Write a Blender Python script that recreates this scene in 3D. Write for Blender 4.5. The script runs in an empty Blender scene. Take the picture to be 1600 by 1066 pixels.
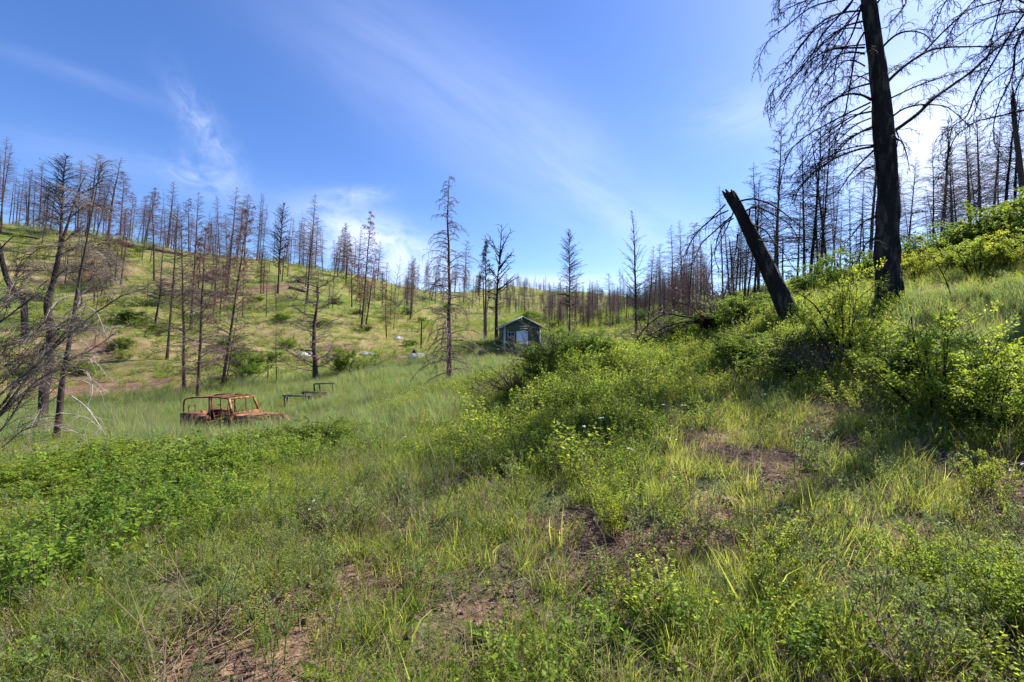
import bpy, math, random
import numpy as np
from mathutils import Vector, Matrix
R = math.radians
SC = bpy.context.scene
COL = SC.collection

# ------------------------------------------------------------------ camera
EYE = Vector((0.0, 0.0, 1.6)); PITCH = R(1.0); F = 711.0
cam_d = bpy.data.cameras.new("camera"); cam_d.sensor_width = 36.0; cam_d.lens = 16.0
cam_d.clip_start = 0.05; cam_d.clip_end = 9000
cam = bpy.data.objects.new("camera", cam_d); COL.objects.link(cam)
cam.location = EYE; cam.rotation_euler = (R(90) + PITCH, 0, 0)
SC.camera = cam
# ------------------------------------------------------------------ light
SUN_AZ = R(60); SUN_EL = R(46)          # azimuth from +Y towards +X
SUND = Vector((math.sin(SUN_AZ) * math.cos(SUN_EL), math.cos(SUN_AZ) * math.cos(SUN_EL), math.sin(SUN_EL)))
sl = bpy.data.lights.new("sun", 'SUN'); sl.energy = 5.0; sl.angle = R(0.53); sl.color = (1.0, 0.95, 0.86)
so = bpy.data.objects.new("sun", sl); COL.objects.link(so); so.rotation_euler = SUND.to_track_quat('Z', 'Y').to_euler()
SC.view_settings.view_transform = 'Standard'; SC.view_settings.look = 'None'
SC.view_settings.exposure = 1.12; SC.view_settings.gamma = 1.0; SC.view_settings.use_curve_mapping = False
SC.cycles.max_bounces = 6; SC.cycles.diffuse_bounces = 3; SC.cycles.glossy_bounces = 2; SC.cycles.transmission_bounces = 4
SC.cycles.transparent_max_bounces = 8; SC.cycles.use_denoising = True; SC.cycles.sample_clamp_indirect = 4

class NT:
    def __init__(s, tree): s.t = tree; s.n = tree.nodes; s.l = tree.links
    def new(s, typ, **kw):
        n = s.n.new(typ)
        for k, v in kw.items():
            if k.startswith('i_'):
                key = k[2:]
                n.inputs[int(key) if key.isdigit() else key.replace('_', ' ')].default_value = v
            else: setattr(n, k, v)
        return n
    def put(s, inp, v):
        if hasattr(v, 'is_output') or isinstance(v, bpy.types.NodeSocket): s.l.new(v, inp)
        else: inp.default_value = v
    def math(s, op, a, b=None, c=None, clamp=False):
        n = s.n.new('ShaderNodeMath'); n.operation = op; n.use_clamp = clamp
        s.put(n.inputs[0], a)
        if b is not None: s.put(n.inputs[1], b)
        if c is not None: s.put(n.inputs[2], c)
        return n.outputs[0]
    def mix(s, f, a, b, mode='MIX'):
        n = s.n.new('ShaderNodeMix'); n.data_type = 'RGBA'; n.blend_type = mode
        s.put(n.inputs[0], f)
        for i, v in ((6, a), (7, b)):
            if isinstance(v, tuple) and len(v) == 3: v = (*v, 1)
            s.put(n.inputs[i], v)
        return n.outputs[2]
    def ramp(s, f, stops, interp='LINEAR'):
        n = s.n.new('ShaderNodeValToRGB'); cr = n.color_ramp; cr.interpolation = interp
        while len(cr.elements) < len(stops): cr.elements.new(0.5)
        for e, (p, c) in zip(cr.elements, stops):
            e.position = p; e.color = (*c, 1) if isinstance(c, tuple) else (c, c, c, 1)
        s.put(n.inputs[0], f); return n.outputs[0]
    def noise(s, vec, scale, detail=3, rough=0.55, dist=0.0):
        n = s.n.new('ShaderNodeTexNoise'); n.inputs['Scale'].default_value = scale
        n.inputs['Detail'].default_value = detail; n.inputs['Roughness'].default_value = rough
        n.inputs['Distortion'].default_value = dist
        if vec is not None: s.l.new(vec, n.inputs['Vector'])
        return n.outputs['Fac']

# ------------------------------------------------------------------ sky
W = bpy.data.worlds.new("World"); SC.world = W; W.use_nodes = True
nt = NT(W.node_tree); W.node_tree.nodes.clear()
sky = nt.new('ShaderNodeTexSky', sky_type='NISHITA', sun_disc=False, sun_elevation=SUN_EL, sun_rotation=SUN_AZ,
             altitude=900, air_density=1.0, dust_density=0.7, ozone_density=3.0)
hs = nt.new('ShaderNodeHueSaturation'); hs.inputs['Saturation'].default_value = 1.22; hs.inputs['Hue'].default_value = 0.513
nt.l.new(sky.outputs[0], hs.inputs['Color'])
tc = nt.new('ShaderNodeTexCoord'); D = tc.outputs['Generated']
sx = nt.new('ShaderNodeSeparateXYZ'); nt.l.new(D, sx.inputs[0])
dy = nt.math('MAXIMUM', sx.outputs[1], 0.02)
U = nt.math('DIVIDE', sx.outputs[0], dy); V = nt.math('DIVIDE', sx.outputs[2], dy)   # direction on the dome, ahead of +Y
front = nt.math('GREATER_THAN', sx.outputs[1], 0.05)
def wisp(cx, cy, ang, la, lb, stretch, scale, lo, hi, seed, detail=5):
    """one cirrus wisp: centre, direction and half sizes on the dome, fibres along its direction"""
    a = R(ang); ca, sa = math.cos(a), math.sin(a)
    du = nt.math('SUBTRACT', U, cx); dv = nt.math('SUBTRACT', V, cy)
    p = nt.math('ADD', nt.math('MULTIPLY', du, ca), nt.math('MULTIPLY', dv, sa))
    q = nt.math('SUBTRACT', nt.math('MULTIPLY', dv, ca), nt.math('MULTIPLY', du, sa))
    pp = nt.math('POWER', nt.math('DIVIDE', p, la), 2.0); qq = nt.math('POWER', nt.math('DIVIDE', q, lb), 2.0)
    m = nt.math('EXPONENT', nt.math('MULTIPLY', nt.math('ADD', pp, qq), -1.0))
    cmb = nt.new('ShaderNodeCombineXYZ')
    nt.l.new(nt.math('MULTIPLY', p, 1.0 / stretch), cmb.inputs[0]); nt.l.new(q, cmb.inputs[1]); cmb.inputs[2].default_value = seed
    n = nt.noise(cmb.outputs[0], scale, detail, 0.62, 0.6)
    mr = nt.new('ShaderNodeMapRange'); mr.inputs[1].default_value = lo; mr.inputs[2].default_value = hi
    nt.l.new(n, mr.inputs[0])
    return nt.math('MULTIPLY', m, mr.outputs[0])
def uv(px, py): return ((px - 800) / F, (545 - py) / F)
def W_(px, py, px2, py2, wid, *a, **k):
    u1, v1 = uv(px, py); u2, v2 = uv(px2, py2)
    return wisp((u1 + u2) / 2, (v1 + v2) / 2, math.degrees(math.atan2(v2 - v1, u2 - u1)), math.hypot(u2 - u1, v2 - v1) / 2, wid / F, *a, **k)
ws = [
    (W_(420, -60, 1000, 340, 105, 4, 5, 0.15, 0.95, 1.3), 0.36),
    (W_(700, 120, 1120, 400, 70, 4, 7, 0.25, 0.95, 2.3), 0.42),
    (W_(800, 280, 1150, 440, 60, 4, 8, 0.30, 0.85, 4.1), 0.40),
    (W_(270, 130, 372, 290, 26, 1.6, 26, 0.33, 0.70, 5.7, detail=8), 0.36),
    (W_(255, 250, 370, 300, 24, 2, 22, 0.38, 0.72, 6.9, detail=8), 0.50),
    (W_(480, 345, 690, 425, 42, 1.6, 16, 0.24, 0.55, 8.3, detail=8), 1.0),
    (W_(500, 310, 600, 300, 14, 2, 26, 0.36, 0.70, 9.1, detail=8), 0.55),
    (W_(-40, 60, 280, 170, 14, 10, 9, 0.20, 0.75, 10.2), 0.13),
    (W_(0, 215, 420, 330, 40, 8, 7, 0.30, 0.80, 11.2), 0.22),
    (W_(650, 440, 1080, 442, 12, 7, 14, 0.25, 0.65, 12.2), 0.75),
    (W_(1080, 190, 1260, 150, 45, 3, 9, 0.30, 0.75, 13.9), 0.42),
    (W_(1300, 160, 1700, 300, 130, 1.5, 5, -0.10, 0.75, 14.4), 1.0),
    (W_(1360, 190, 1560, 300, 90, 1.5, 5, -0.4, 0.6, 15.4), 0.9),
]
acc = None
for w, k in ws:
    t = nt.math('MULTIPLY', w, k)
    acc = t if acc is None else nt.math('SUBTRACT', 1.0, nt.math('MULTIPLY', nt.math('SUBTRACT', 1.0, acc), nt.math('SUBTRACT', 1.0, t, clamp=True)))
acc = nt.math('MULTIPLY', acc, front, clamp=True)
# thin veil around the sun, brightest at it
dp = nt.new('ShaderNodeVectorMath', operation='DOT_PRODUCT'); nt.l.new(D, dp.inputs[0]); dp.inputs[1].default_value = SUND
cs = nt.math('MAXIMUM', dp.outputs['Value'], 0.0)
g1 = nt.math('MULTIPLY', nt.math('POWER', cs, 22.0), 0.40); g2 = nt.math('MULTIPLY', nt.math('POWER', cs, 60.0), 2.0)
glow = nt.math('ADD', g1, g2)
bl = nt.mix(acc, hs.outputs[0], (4.6, 5.2, 7.0))
gm = nt.new('ShaderNodeVectorMath', operation='SCALE'); gm.inputs[0].default_value = (6.5, 6.8, 7.4); nt.l.new(glow, gm.inputs['Scale'])
ad = nt.new('ShaderNodeVectorMath', operation='ADD'); nt.l.new(bl, ad.inputs[0]); nt.l.new(gm.outputs[0], ad.inputs[1])
bg = nt.new('ShaderNodeBackground'); bg.inputs[1].default_value = 0.106; nt.l.new(ad.outputs[0], bg.inputs[0])
wo = nt.new('ShaderNodeOutputWorld'); nt.l.new(bg.outputs[0], wo.inputs[0])

# ------------------------------------------------------------------ helpers
def P(px, py, Y):
    """world point seen at photo pixel (px, py) at forward distance Y"""
    a, b = (px - 800) / F, (533 - py) / F
    d = Vector((a, math.cos(PITCH) - b * math.sin(PITCH), math.sin(PITCH) + b * math.cos(PITCH)))
    return EYE + d * (Y / d.y)
def tag(o, label=None, cat=None, group=None, kind=None):
    if label: o['label'] = label
    if cat: o['category'] = cat
    if group: o['group'] = group
    if kind: o['kind'] = kind
    return o

class MB:
    def __init__(s): s.v = []; s.f = []; s.nv = 0; s.sl = []
    def add(s, v, f, slot=0):
        v = np.asarray(v, float).reshape(-1, 3); f = np.asarray(f, int)
        s.v.append(v); s.f.append(f + s.nv); s.nv += len(v); s.sl.append(np.full(len(f), slot)); return s
    def tube(s, pts, rad, n=6, cap=True, slot=0):
        p = np.asarray(pts, float); m = len(p)
        t = np.gradient(p, axis=0); t /= np.linalg.norm(t, axis=1)[:, None] + 1e-9
        ref = np.array([0.0, 0, 1]) if abs(t[0][2]) < 0.8 else np.array([1.0, 0, 0])
        u = np.cross(t, ref); u /= np.linalg.norm(u, axis=1)[:, None] + 1e-9
        w = np.cross(t, u); a = np.arange(n) * 2 * math.pi / n
        r = np.asarray(rad, float) * np.ones(m)
        ring = p[:, None, :] + (u[:, None, :] * np.cos(a)[None, :, None] + w[:, None, :] * np.sin(a)[None, :, None]) * r[:, None, None]
        i = np.arange(m - 1)[:, None] * n; j = np.arange(n)[None, :]; k = (j + 1) % n
        q = np.stack([i + j, i + k, i + n + k, i + n + j], -1).reshape(-1, 4)
        s.add(ring.reshape(-1, 3), q, slot)
        if cap and n == 4: s.add(ring[-1], [[3, 2, 1, 0]], slot)
        elif cap and n > 4:
            c = np.vstack([ring[-1], p[-1]]); s.add(c, [[a_, (a_ + 1) % n, n, n] for a_ in range(n)], slot)
        return s
    def box(s, c, d, rz=0, M=None, slot=0):
        v = np.array([[x, y, z] for x in (-.5, .5) for y in (-.5, .5) for z in (-.5, .5)]) * np.array(d)
        if rz: ca, sa = math.cos(rz), math.sin(rz); v = v @ np.array([[ca, sa, 0], [-sa, ca, 0], [0, 0, 1]])
        v = v + np.array(c)
        if M is not None: v = np.array([M @ Vector(q) for q in v])
        s.add(v, [[0, 1, 3, 2], [4, 6, 7, 5], [0, 4, 5, 1], [2, 3, 7, 6], [0, 2, 6, 4], [1, 5, 7, 3]], slot); return s
    def bar(s, a, b, w=.05, h=.05, slot=0):
        a, b = Vector(a), Vector(b); d = (b - a); L = d.length; q = d.to_track_quat('X', 'Z').to_matrix().to_4x4()
        return s.box((0, 0, 0), (L, w, h), M=Matrix.Translation((a + b) / 2) @ q, slot=slot)
    def poly(s, v, faces, slot=0):
        for f in faces:
            f = list(f)
            if len(f) == 3: f = f + [f[-1]]
            s.add(np.zeros((0, 3)), [], slot) if False else None
        s.add(v, [list(f) + [f[-1]] * (4 - len(f)) for f in faces], slot); return s
    def mesh(s, name, mats, smooth=False):
        me = bpy.data.meshes.new(name)
        v = np.concatenate(s.v) if s.v else np.zeros((0, 3)); f = np.concatenate([x.reshape(-1, 4) for x in s.f if len(x)])
        slot = np.concatenate(s.sl)
        tri = f[:, 3] == f[:, 2]; tot = np.where(tri, 3, 4); st = np.concatenate([[0], np.cumsum(tot)[:-1]])
        keep = np.ones(f.shape, bool); keep[tri, 3] = False
        me.vertices.add(len(v)); me.vertices.foreach_set('co', v.ravel())
        me.loops.add(int(tot.sum())); me.loops.foreach_set('vertex_index', f[keep].astype(np.int32))
        me.polygons.add(len(f)); me.polygons.foreach_set('loop_start', st.astype(np.int32))
        me.polygons.foreach_set('material_index', slot.astype(np.int32))
        if smooth: me.polygons.foreach_set('use_smooth', np.ones(len(f), bool))
        for m in (mats if isinstance(mats, (list, tuple)) else [mats]): me.materials.append(m)
        me.update(calc_edges=True); me.validate(); return me
def obj(name, me, parent=None, loc=None):
    o = bpy.data.objects.new(name, me); COL.objects.link(o)
    if parent is not None: o.parent = parent
    if loc is not None: o.location = loc
    return o
def empty(name, loc=(0, 0, 0), rz=0):
    o = obj(name, None); o.location = loc; o.rotation_euler = (0, 0, rz); o.empty_display_size = 0.3; return o

# ------------------------------------------------------------------ terrain
def vnoise(x, y, seed=0):
    xi = np.floor(x).astype(np.int64); yi = np.floor(y).astype(np.int64); fx = x - xi; fy = y - yi
    fx = fx * fx * (3 - 2 * fx); fy = fy * fy * (3 - 2 * fy)
    def h(a, b):
        n = (a * 374761393 + b * 668265263 + seed * 982451653) & 0x7fffffff
        n = ((n ^ (n >> 13)) * 1274126177) & 0x7fffffff
        return ((n ^ (n >> 16)) & 0xffff) / 65535.0
    return (h(xi, yi) * (1 - fx) + h(xi + 1, yi) * fx) * (1 - fy) + (h(xi, yi + 1) * (1 - fx) + h(xi + 1, yi + 1) * fx) * fy
def fbm(x, y, sc, seed=0, oc=4):
    t = 0; a = 1; n = 0; x = np.asarray(x, float) * sc; y = np.asarray(y, float) * sc
    for o in range(oc): t = t + a * vnoise(x, y, seed + o * 7); n += a; a *= .5; x = x * 2.03 + 11.3; y = y * 2.03 + 5.7
    return t / n
# control heights of the valley: photo pixel of the ground and its forward distance in metres
CT = [(362,684,16.6),(800,1066,2.15),(1200,1066,2.1),(1600,1066,2.05),(400,1066,2.2),(0,1066,2.3),(0,850,4.2),(0,760,6.5),(200,820,4.8),(400,800,5.0),(400,720,8.2),(200,730,7.6),
 (600,770,5.5),(600,690,9),(800,800,4.3),(800,715,6.3),(820,632,9.6),(800,905,3.2),(1100,900,3.1),(1100,690,5.6),(1100,790,4.1),(1300,800,3.9),(1300,690,5.4),(1600,860,3.3),(1600,740,4.4),
 (1450,690,5.2),(1200,625,7.6),(1400,615,6.5),(1500,590,6.8),(1600,560,6.8),(1050,600,9.6),(945,566,10.2),(880,572,9.9),(835,592,10.4),(1010,590,9.8),(740,662,9.6),(700,648,11.0),(800,603,13.5),(960,560,12.6),(1100,565,10.8),(785,622,11.4),(720,650,10.8),(760,606,14),
 (1232,512,10.5),(1388,480,10),(1470,475,9.3),(1600,462,8.6),(1540,500,8.3),(1300,520,9.8),(1130,512,14),(1050,540,15),(1600,400,15),(1500,405,17),(1400,432,18),(1300,452,20),(1180,475,22),(1080,505,22),
 (700,600,20),(640,620,19),(560,640,18),(250,690,14),(100,690,11.5),(0,710,9.5),(470,626,24),(300,648,22),(200,645,22),(100,650,20),(0,660,18),
 (600,585,29),(655,560,44),(493,594,32),(430,598,33),(310,614,27),(287,610,28),(200,612,30),(60,620,28),(0,622,26),(730,560,38),(815,559,36),(760,562,33),(870,552,36),(775,540,38),(890,525,42),(930,520,46),(992,521,38),(900,545,30),(980,545,26),(1010,530,30),
 (300,590,34),(150,590,34),(400,575,38),(540,565,42),(200,520,42),(50,530,38),(0,560,34),(300,480,56),(400,480,60),(480,480,62),(100,450,56),(0,430,54),(200,430,62),(550,500,62),(650,520,60),(640,470,95),(560,450,85),
 (0,352,70),(60,356,72),(120,364,74),(170,372,76),(230,384,79),(280,392,82),(340,400,86),(400,406,90),(450,412,95),(500,420,100),(550,428,108),(600,440,118),(650,452,132),(700,470,130),(700,500,80),(760,505,70),(820,505,75),
 (700,458,165),(760,452,190),(800,448,210),(860,456,240),(900,457,270),(960,467,320),(1010,470,300),(860,490,110),(940,490,110),(1000,490,90),(900,470,180),(840,472,160),
 (1060,474,110),(1050,500,50),(1100,470,80),(1160,455,70),(1250,440,60),(1250,455,40),(1330,425,52),(1400,405,46),(1330,440,30),(1400,420,30),(1480,390,42),(1500,385,30),(1540,368,38),(1600,350,35),(1600,375,22)]
BX = []
for (px, py, Y) in CT:
    p = P(px, py, Y); BX.append((p.x, p.y, p.z))
# crest of the left ridge falls away behind, the far slopes keep on
for (px, py, Y) in [(0,352,70),(170,372,76),(340,400,86),(500,420,100),(650,452,132)]:
    p = P(px, py, Y); BX.append((p.x * 1.35, p.y * 1.35, p.z + 0.5)); BX.append((p.x * 2.4, p.y * 2.4, p.z - 8))
for (px, py, Y) in [(1250,440,60),(1400,405,46),(1600,350,35)]:
    p = P(px, py, Y); BX.append((p.x * 1.4, p.y * 1.4, p.z + 1.0)); BX.append((p.x * 3, p.y * 3, p.z + 2))
for (px, py, Y) in [(800,448,210),(900,457,270),(1010,470,300)]:
    p = P(px, py, Y); BX.append((p.x * 2, p.y * 2, p.z - 8))
for a_, r_, z_ in [(-70,3,-.25),(-70,12,-.8),(70,3,.25),(70,9,1.9),(-70,40,-1),(-70,90,16),(70,30,9),(70,80,14),(0,.3,0),(-40,1,0),(40,1,0.08)]:
    BX.append((r_ * math.sin(R(a_)), r_ * math.cos(R(a_)), z_))
BX = np.array(BX); C0 = 1.5
def warp(x, y):
    r = np.hypot(x, y); th = np.arctan2(x, y); th = np.clip(th, -1.25, 1.25)
    return 1.7 * th, np.log(r + C0), r
bu, bv, br = warp(BX[:, 0], BX[:, 1]); bt = BX[:, 2] / (br + C0)
def kern(d2): return np.sqrt(d2 + 0.0004)
nB = len(bu); A = np.zeros((nB + 3, nB + 3))
A[:nB, :nB] = -kern((bu[:, None] - bu) ** 2 + (bv[:, None] - bv) ** 2) - 0.006 * np.eye(nB)
A[:nB, nB] = 1; A[:nB, nB + 1] = bu; A[:nB, nB + 2] = bv; A[nB:, :nB] = A[:nB, nB:].T
CO = np.linalg.solve(A, np.concatenate([bt, [0, 0, 0]]))
def H(x, y):
    x = np.atleast_1d(np.asarray(x, float)); y = np.atleast_1d(np.asarray(y, float)); out = np.empty(x.shape)
    for s in range(0, len(x), 20000):
        xs, ys = x[s:s + 20000], y[s:s + 20000]; u, v, r = warp(xs, ys)
        t = -kern((u[:, None] - bu) ** 2 + (v[:, None] - bv) ** 2) @ CO[:nB] + CO[nB] + CO[nB + 1] * u + CO[nB + 2] * v
        th = np.abs(np.arctan2(xs, ys)); back = np.clip((th - 1.25) / 1.6, 0, 1); back = back * back * (3 - 2 * back)
        z = t * (r + C0) * (1 - back) * np.where(r > 400, np.exp(-(r - 400) / 500), 1)
        amp = np.clip(r / 60, 0, 1)
        z = z + (fbm(xs, ys, 0.9, 3, 3) - .5) * (.10 + .12 * amp) + (fbm(xs, ys, 0.12, 9, 3) - .5) * 1.3 * amp
        out[s:s + 20000] = z
    return out
def h1(x, y): return float(H([x], [y])[0])
def hit(px, py, near=2.0, far=400):
    """where the sight line through a photo pixel meets the ground"""
    Ys = np.exp(np.linspace(math.log(near), math.log(far), 500)); d = P(px, py, 1.0) - EYE
    zz = EYE.z + d.z * Ys; g = H(d.x * Ys, d.y * Ys) - zz; k = np.argmax(g > 0)
    if g[k] <= 0: return None
    return float(Ys[k])
def ground(px, py, Y=None, near=2.0):
    if Y is None: Y = hit(px, py, near) or 90.0
    p = P(px, py, Y); return Vector((p.x, p.y, h1(p.x, p.y)))

nt_a = 560
ths = np.concatenate([np.linspace(-1.02, 1.02, nt_a), np.linspace(1.02, 2 * math.pi - 1.02, 70)[1:-1]])
rs = np.concatenate([[0.0], np.exp(np.linspace(math.log(0.5), math.log(420), 420)), [500, 700, 1200, 2500, 6000]])
TH, RR = np.meshgrid(ths, rs); X = (RR * np.sin(TH)).ravel(); Yy = (RR * np.cos(TH)).ravel()
Z = H(X, Yy); nT = len(ths)
ii = np.arange(len(rs) - 1)[:, None] * nT; jj = np.arange(nT)[None]; kk = (jj + 1) % nT
q = np.stack([ii + jj, ii + nT + jj, ii + nT + kk, ii + kk], -1).reshape(-1, 4)
mb = MB(); mb.add(np.stack([X, Yy, Z], 1), q)
# bare spots: soil patches of the valley
BARE = []
for (px, py, Y, r, k) in [(1100,690,None,.38,.85),(1130,790,None,.22,.7),(1250,730,None,.4,.6),(640,900,None,.35,.7),(760,960,None,.4,.7),(980,930,None,.4,.7),(1120,860,None,.3,.8),(1330,900,None,.35,.7),(1480,860,None,.5,.8),(850,820,None,.35,.6),(1420,700,None,.5,.6),(1560,760,None,.8,.9),(1300,640,None,.45,.5),(590,870,None,.5,.6),(400,1020,None,.6,.7),(300,606,None,1.8,.8),(220,606,None,2.0,.8),(140,606,None,1.6,.7),(255,596,None,1.5,.7),(350,592,None,1.6,.7),
        (500,560,None,3,.9),(530,545,None,3,.8),(620,560,None,3,.8),(900,545,None,2.5,.5),(100,600,None,1.6,.5),(430,520,None,4,.5),(160,545,None,1.6,.4),(260,440,None,3,.4),(420,450,None,3,.5),(940,520,None,3,.5)]:
    g = ground(px, py, Y, near=2 if py > 620 else 12); BARE.append((g.x, g.y, r, k))
def bare(x, y):
    b = np.zeros(np.shape(x))
    for (gx, gy, r, k) in BARE:
        b = np.maximum(b, k * np.exp(-((x - gx) ** 2 + (y - gy) ** 2) / r ** 2))
    r = np.hypot(x, y); th = np.arctan2(x, y)
    n = fbm(x, y, 1.1, 21, 3); m = fbm(x, y, 0.10, 33, 3)
    patch = np.clip((n - .47) * 7, 0, 1) * .8 * np.clip(1.7 - r / 7, 0, 1) * np.clip((th + .5) * 1.6, 0.35, 1)
    hill = np.clip((m - .55) * 6, 0, 1) * .42 * np.clip((r - 30) / 10, 0, 1)
    return np.clip(b + patch + hill + (n - .5) * .4 * (b > .05), 0, 1)
# ------------------------------------------------------------------ materials
def newmat(name):
    m = bpy.data.materials.new(name); m.use_nodes = True; m.node_tree.nodes.clear(); n = NT(m.node_tree)
    out = n.new('ShaderNodeOutputMaterial'); return m, n, out
def surf(name, build, rough=.85, bump=None, metal=0.0, spec=.3):
    m, n, out = newmat(name); b = n.new('ShaderNodeBsdfPrincipled'); n.l.new(b.outputs[0], out.inputs[0])
    b.inputs['Roughness'].default_value = rough; b.inputs['Metallic'].default_value = metal
    b.inputs['Specular IOR Level'].default_value = spec
    c = build(n)
    n.put(b.inputs['Base Color'], (*c, 1) if isinstance(c, tuple) else c)
    if bump:
        t = n.new('ShaderNodeTexCoord'); hgt = n.noise(t.outputs['Object'], bump[0], 4, .6)
        bp = n.new('ShaderNodeBump'); bp.inputs['Strength'].default_value = bump[1]; bp.inputs['Distance'].default_value = bump[2]
        n.l.new(hgt, bp.inputs['Height']); n.l.new(bp.outputs[0], b.inputs['Normal'])
    return m
def oc(n): return n.new('ShaderNodeTexCoord').outputs['Object']
def leafmat(name, cols, trans=.45, rough=.55, nscale=.35, spec=.25):
    """foliage: colours vary from plant to plant, from leaf to leaf and in drifts over the ground; light comes through"""
    m, n, out = newmat(name)
    oi = n.new('ShaderNodeObjectInfo'); ge = n.new('ShaderNodeNewGeometry')
    dr = n.noise(oi.outputs['Location'], nscale, 3, .6)
    f = n.math('ADD', n.math('MULTIPLY', oi.outputs['Random'], .42), n.math('MULTIPLY', ge.outputs['Random Per Island'], .40))
    f = n.math('ADD', f, n.math('MULTIPLY', n.math('SUBTRACT', dr, .5), 1.1)); f = n.math('ADD', f, .09, clamp=True)
    c = n.ramp(f, [(i / (len(cols) - 1), c) for i, c in enumerate(cols)])
    b = n.new('ShaderNodeBsdfPrincipled'); b.inputs['Roughness'].default_value = rough; b.inputs['Specular IOR Level'].default_value = spec
    n.l.new(c, b.inputs['Base Color'])
    tr = n.new('ShaderNodeBsdfTranslucent'); hs = n.new('ShaderNodeHueSaturation'); hs.inputs['Saturation'].default_value = 1.0; hs.inputs['Value'].default_value = 1.55
    hs.inputs['Hue'].default_value = .488
    n.l.new(c, hs.inputs['Color']); n.l.new(hs.outputs[0], tr.inputs[0])
    mx = n.new('ShaderNodeMixShader'); mx.inputs[0].default_value = trans; n.l.new(b.outputs[0], mx.inputs[1]); n.l.new(tr.outputs[0], mx.inputs[2])
    n.l.new(mx.outputs[0], out.inputs[0]); return m
def bark(name, dark, mid, light, amt, scale=6, rough=.85, bumpd=.02):
    def f(n):
        t = oc(n); mp = n.new('ShaderNodeMapping'); mp.inputs['Scale'].default_value = (1, 1, .28); n.l.new(t, mp.inputs[0])
        oi = n.new('ShaderNodeObjectInfo')
        a = n.noise(mp.outputs[0], scale, 5, .65); b = n.noise(mp.outputs[0], scale * .35, 3, .6)
        a = n.math('ADD', a, n.math('MULTIPLY', n.math('SUBTRACT', oi.outputs['Random'], .5), .22))
        c = n.ramp(a, [(.30, dark), (.52, mid), (.60, mid), (.60 + amt, light)])
        return n.mix(n.ramp(b, [(.45, 0.0), (.62, 1.0)]), c, n.mix(.6, c, dark))
    return surf(name, f, rough, (scale * 2.2, .9, bumpd), spec=.15)
M = {}
M['char'] = bark('charred_bark', (.005, .0045, .005), (.018, .015, .015), (.085, .070, .060), .12, 7, .75, .05)
M['charbrown'] = bark('scorched_bark', (.028, .020, .019), (.085, .058, .050), (.22, .15, .12), .12, 6)
M['grey'] = bark('grey_brown_bark', (.03, .022, .022), (.10, .072, .066), (.26, .20, .175), .12, 6)
M['twig'] = surf('dead_twig', lambda n: n.mix(n.new('ShaderNodeObjectInfo').outputs['Random'], (.075, .05, .052), (.18, .125, .12)), .85, spec=.1)
M['twigdark'] = surf('charred_twig', lambda n: (.010, .008, .009), .8, spec=.15)
M['pale'] = surf('bleached_dead_branch', lambda n: n.mix(n.noise(oc(n), 5), (.22, .18, .15), (.48, .43, .37)), .8, spec=.15)
M['red'] = leafmat('scorched_red_needles', [(.07, .035, .028), (.16, .065, .04), (.26, .10, .05)], .2, nscale=.05)
M['greenneedle'] = leafmat('green_needles', [(.012, .03, .012), (.025, .06, .02), (.05, .10, .03)], .2)
M['orangebark'] = surf('orange_broken_wood', lambda n: n.mix(n.noise(oc(n), 9), (.16, .06, .025), (.42, .20, .08)), .8, (12, .8, .02))
M['cutwood'] = surf('pale_splintered_wood', lambda n: n.mix(n.noise(oc(n), 9), (.35, .22, .12), (.6, .42, .26)), .8)

m, n, out = newmat('valley_ground')
t = n.new('ShaderNodeTexCoord').outputs['Object']
at = n.new('ShaderNodeAttribute'); at.attribute_name = 'bare'; ab = at.outputs['Fac']
a2 = n.new('ShaderNodeAttribute'); a2.attribute_name = 'lush'; al = a2.outputs['Fac']
n1 = n.noise(t, .12, 5, .62); n2 = n.noise(t, .9, 5, .65); n3 = n.noise(t, 14, 4, .7); n4 = n.noise(t, .035, 3, .6)
g = n.ramp(n.math('ADD', n.math('MULTIPLY', n1, .55), n.math('MULTIPLY', n2, .45)), [(.34, (.045, .075, .016)), (.44, (.10, .12, .030)), (.50, (.19, .17, .055)), (.56, (.26, .19, .10)), (.66, (.13, .115, .04))])
g = n.mix(n.math('MULTIPLY', n.ramp(n4, [(.42, 0.0), (.60, 1.0)]), .45), g, (.10, .16, .025))
fl = n.ramp(n3, [(.3, (.045, .042, .018)), (.5, (.075, .09, .03)), (.7, (.15, .13, .07))])
g = n.mix(al, g, fl)
s1 = n.ramp(n.math('ADD', n.math('MULTIPLY', n3, .6), n.math('MULTIPLY', n2, .4)), [(.35, (.03, .022, .018)), (.5, (.13, .08, .052)), (.6, (.27, .17, .11)), (.68, (.42, .31, .21))])
c = n.mix(n.ramp(n.math('ADD', ab, n.math('MULTIPLY', n.math('SUBTRACT', n3, .5), .5)), [(.28, 0.0), (.62, 1.0)]), g, s1)
b = n.new('ShaderNodeBsdfPrincipled'); b.inputs['Roughness'].default_value = .95; b.inputs['Specular IOR Level'].default_value = .1
n.l.new(c, b.inputs['Base Color'])
bp = n.new('ShaderNodeBump'); bp.inputs['Strength'].default_value = .8; bp.inputs['Distance'].default_value = .05; n.l.new(n3, bp.inputs['Height']); n.l.new(bp.outputs[0], b.inputs['Normal'])
n.l.new(b.outputs[0], out.inputs[0]); M['ground'] = m
me = mb.mesh('hillside_ground', M['ground'], smooth=True)
gr = obj('ground', me); tag(gr, 'grassy valley floor and slopes with bare soil patches', kind='structure')
BV = bare(X, Yy)
at_ = me.attributes.new('bare', 'FLOAT', 'POINT'); at_.data.foreach_set('value', BV.astype(np.float32))
LU = np.clip(1.25 - (np.hypot(X, Yy)) / 30, 0, 1)
at_ = me.attributes.new('lush', 'FLOAT', 'POINT'); at_.data.foreach_set('value', LU.astype(np.float32))

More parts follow.
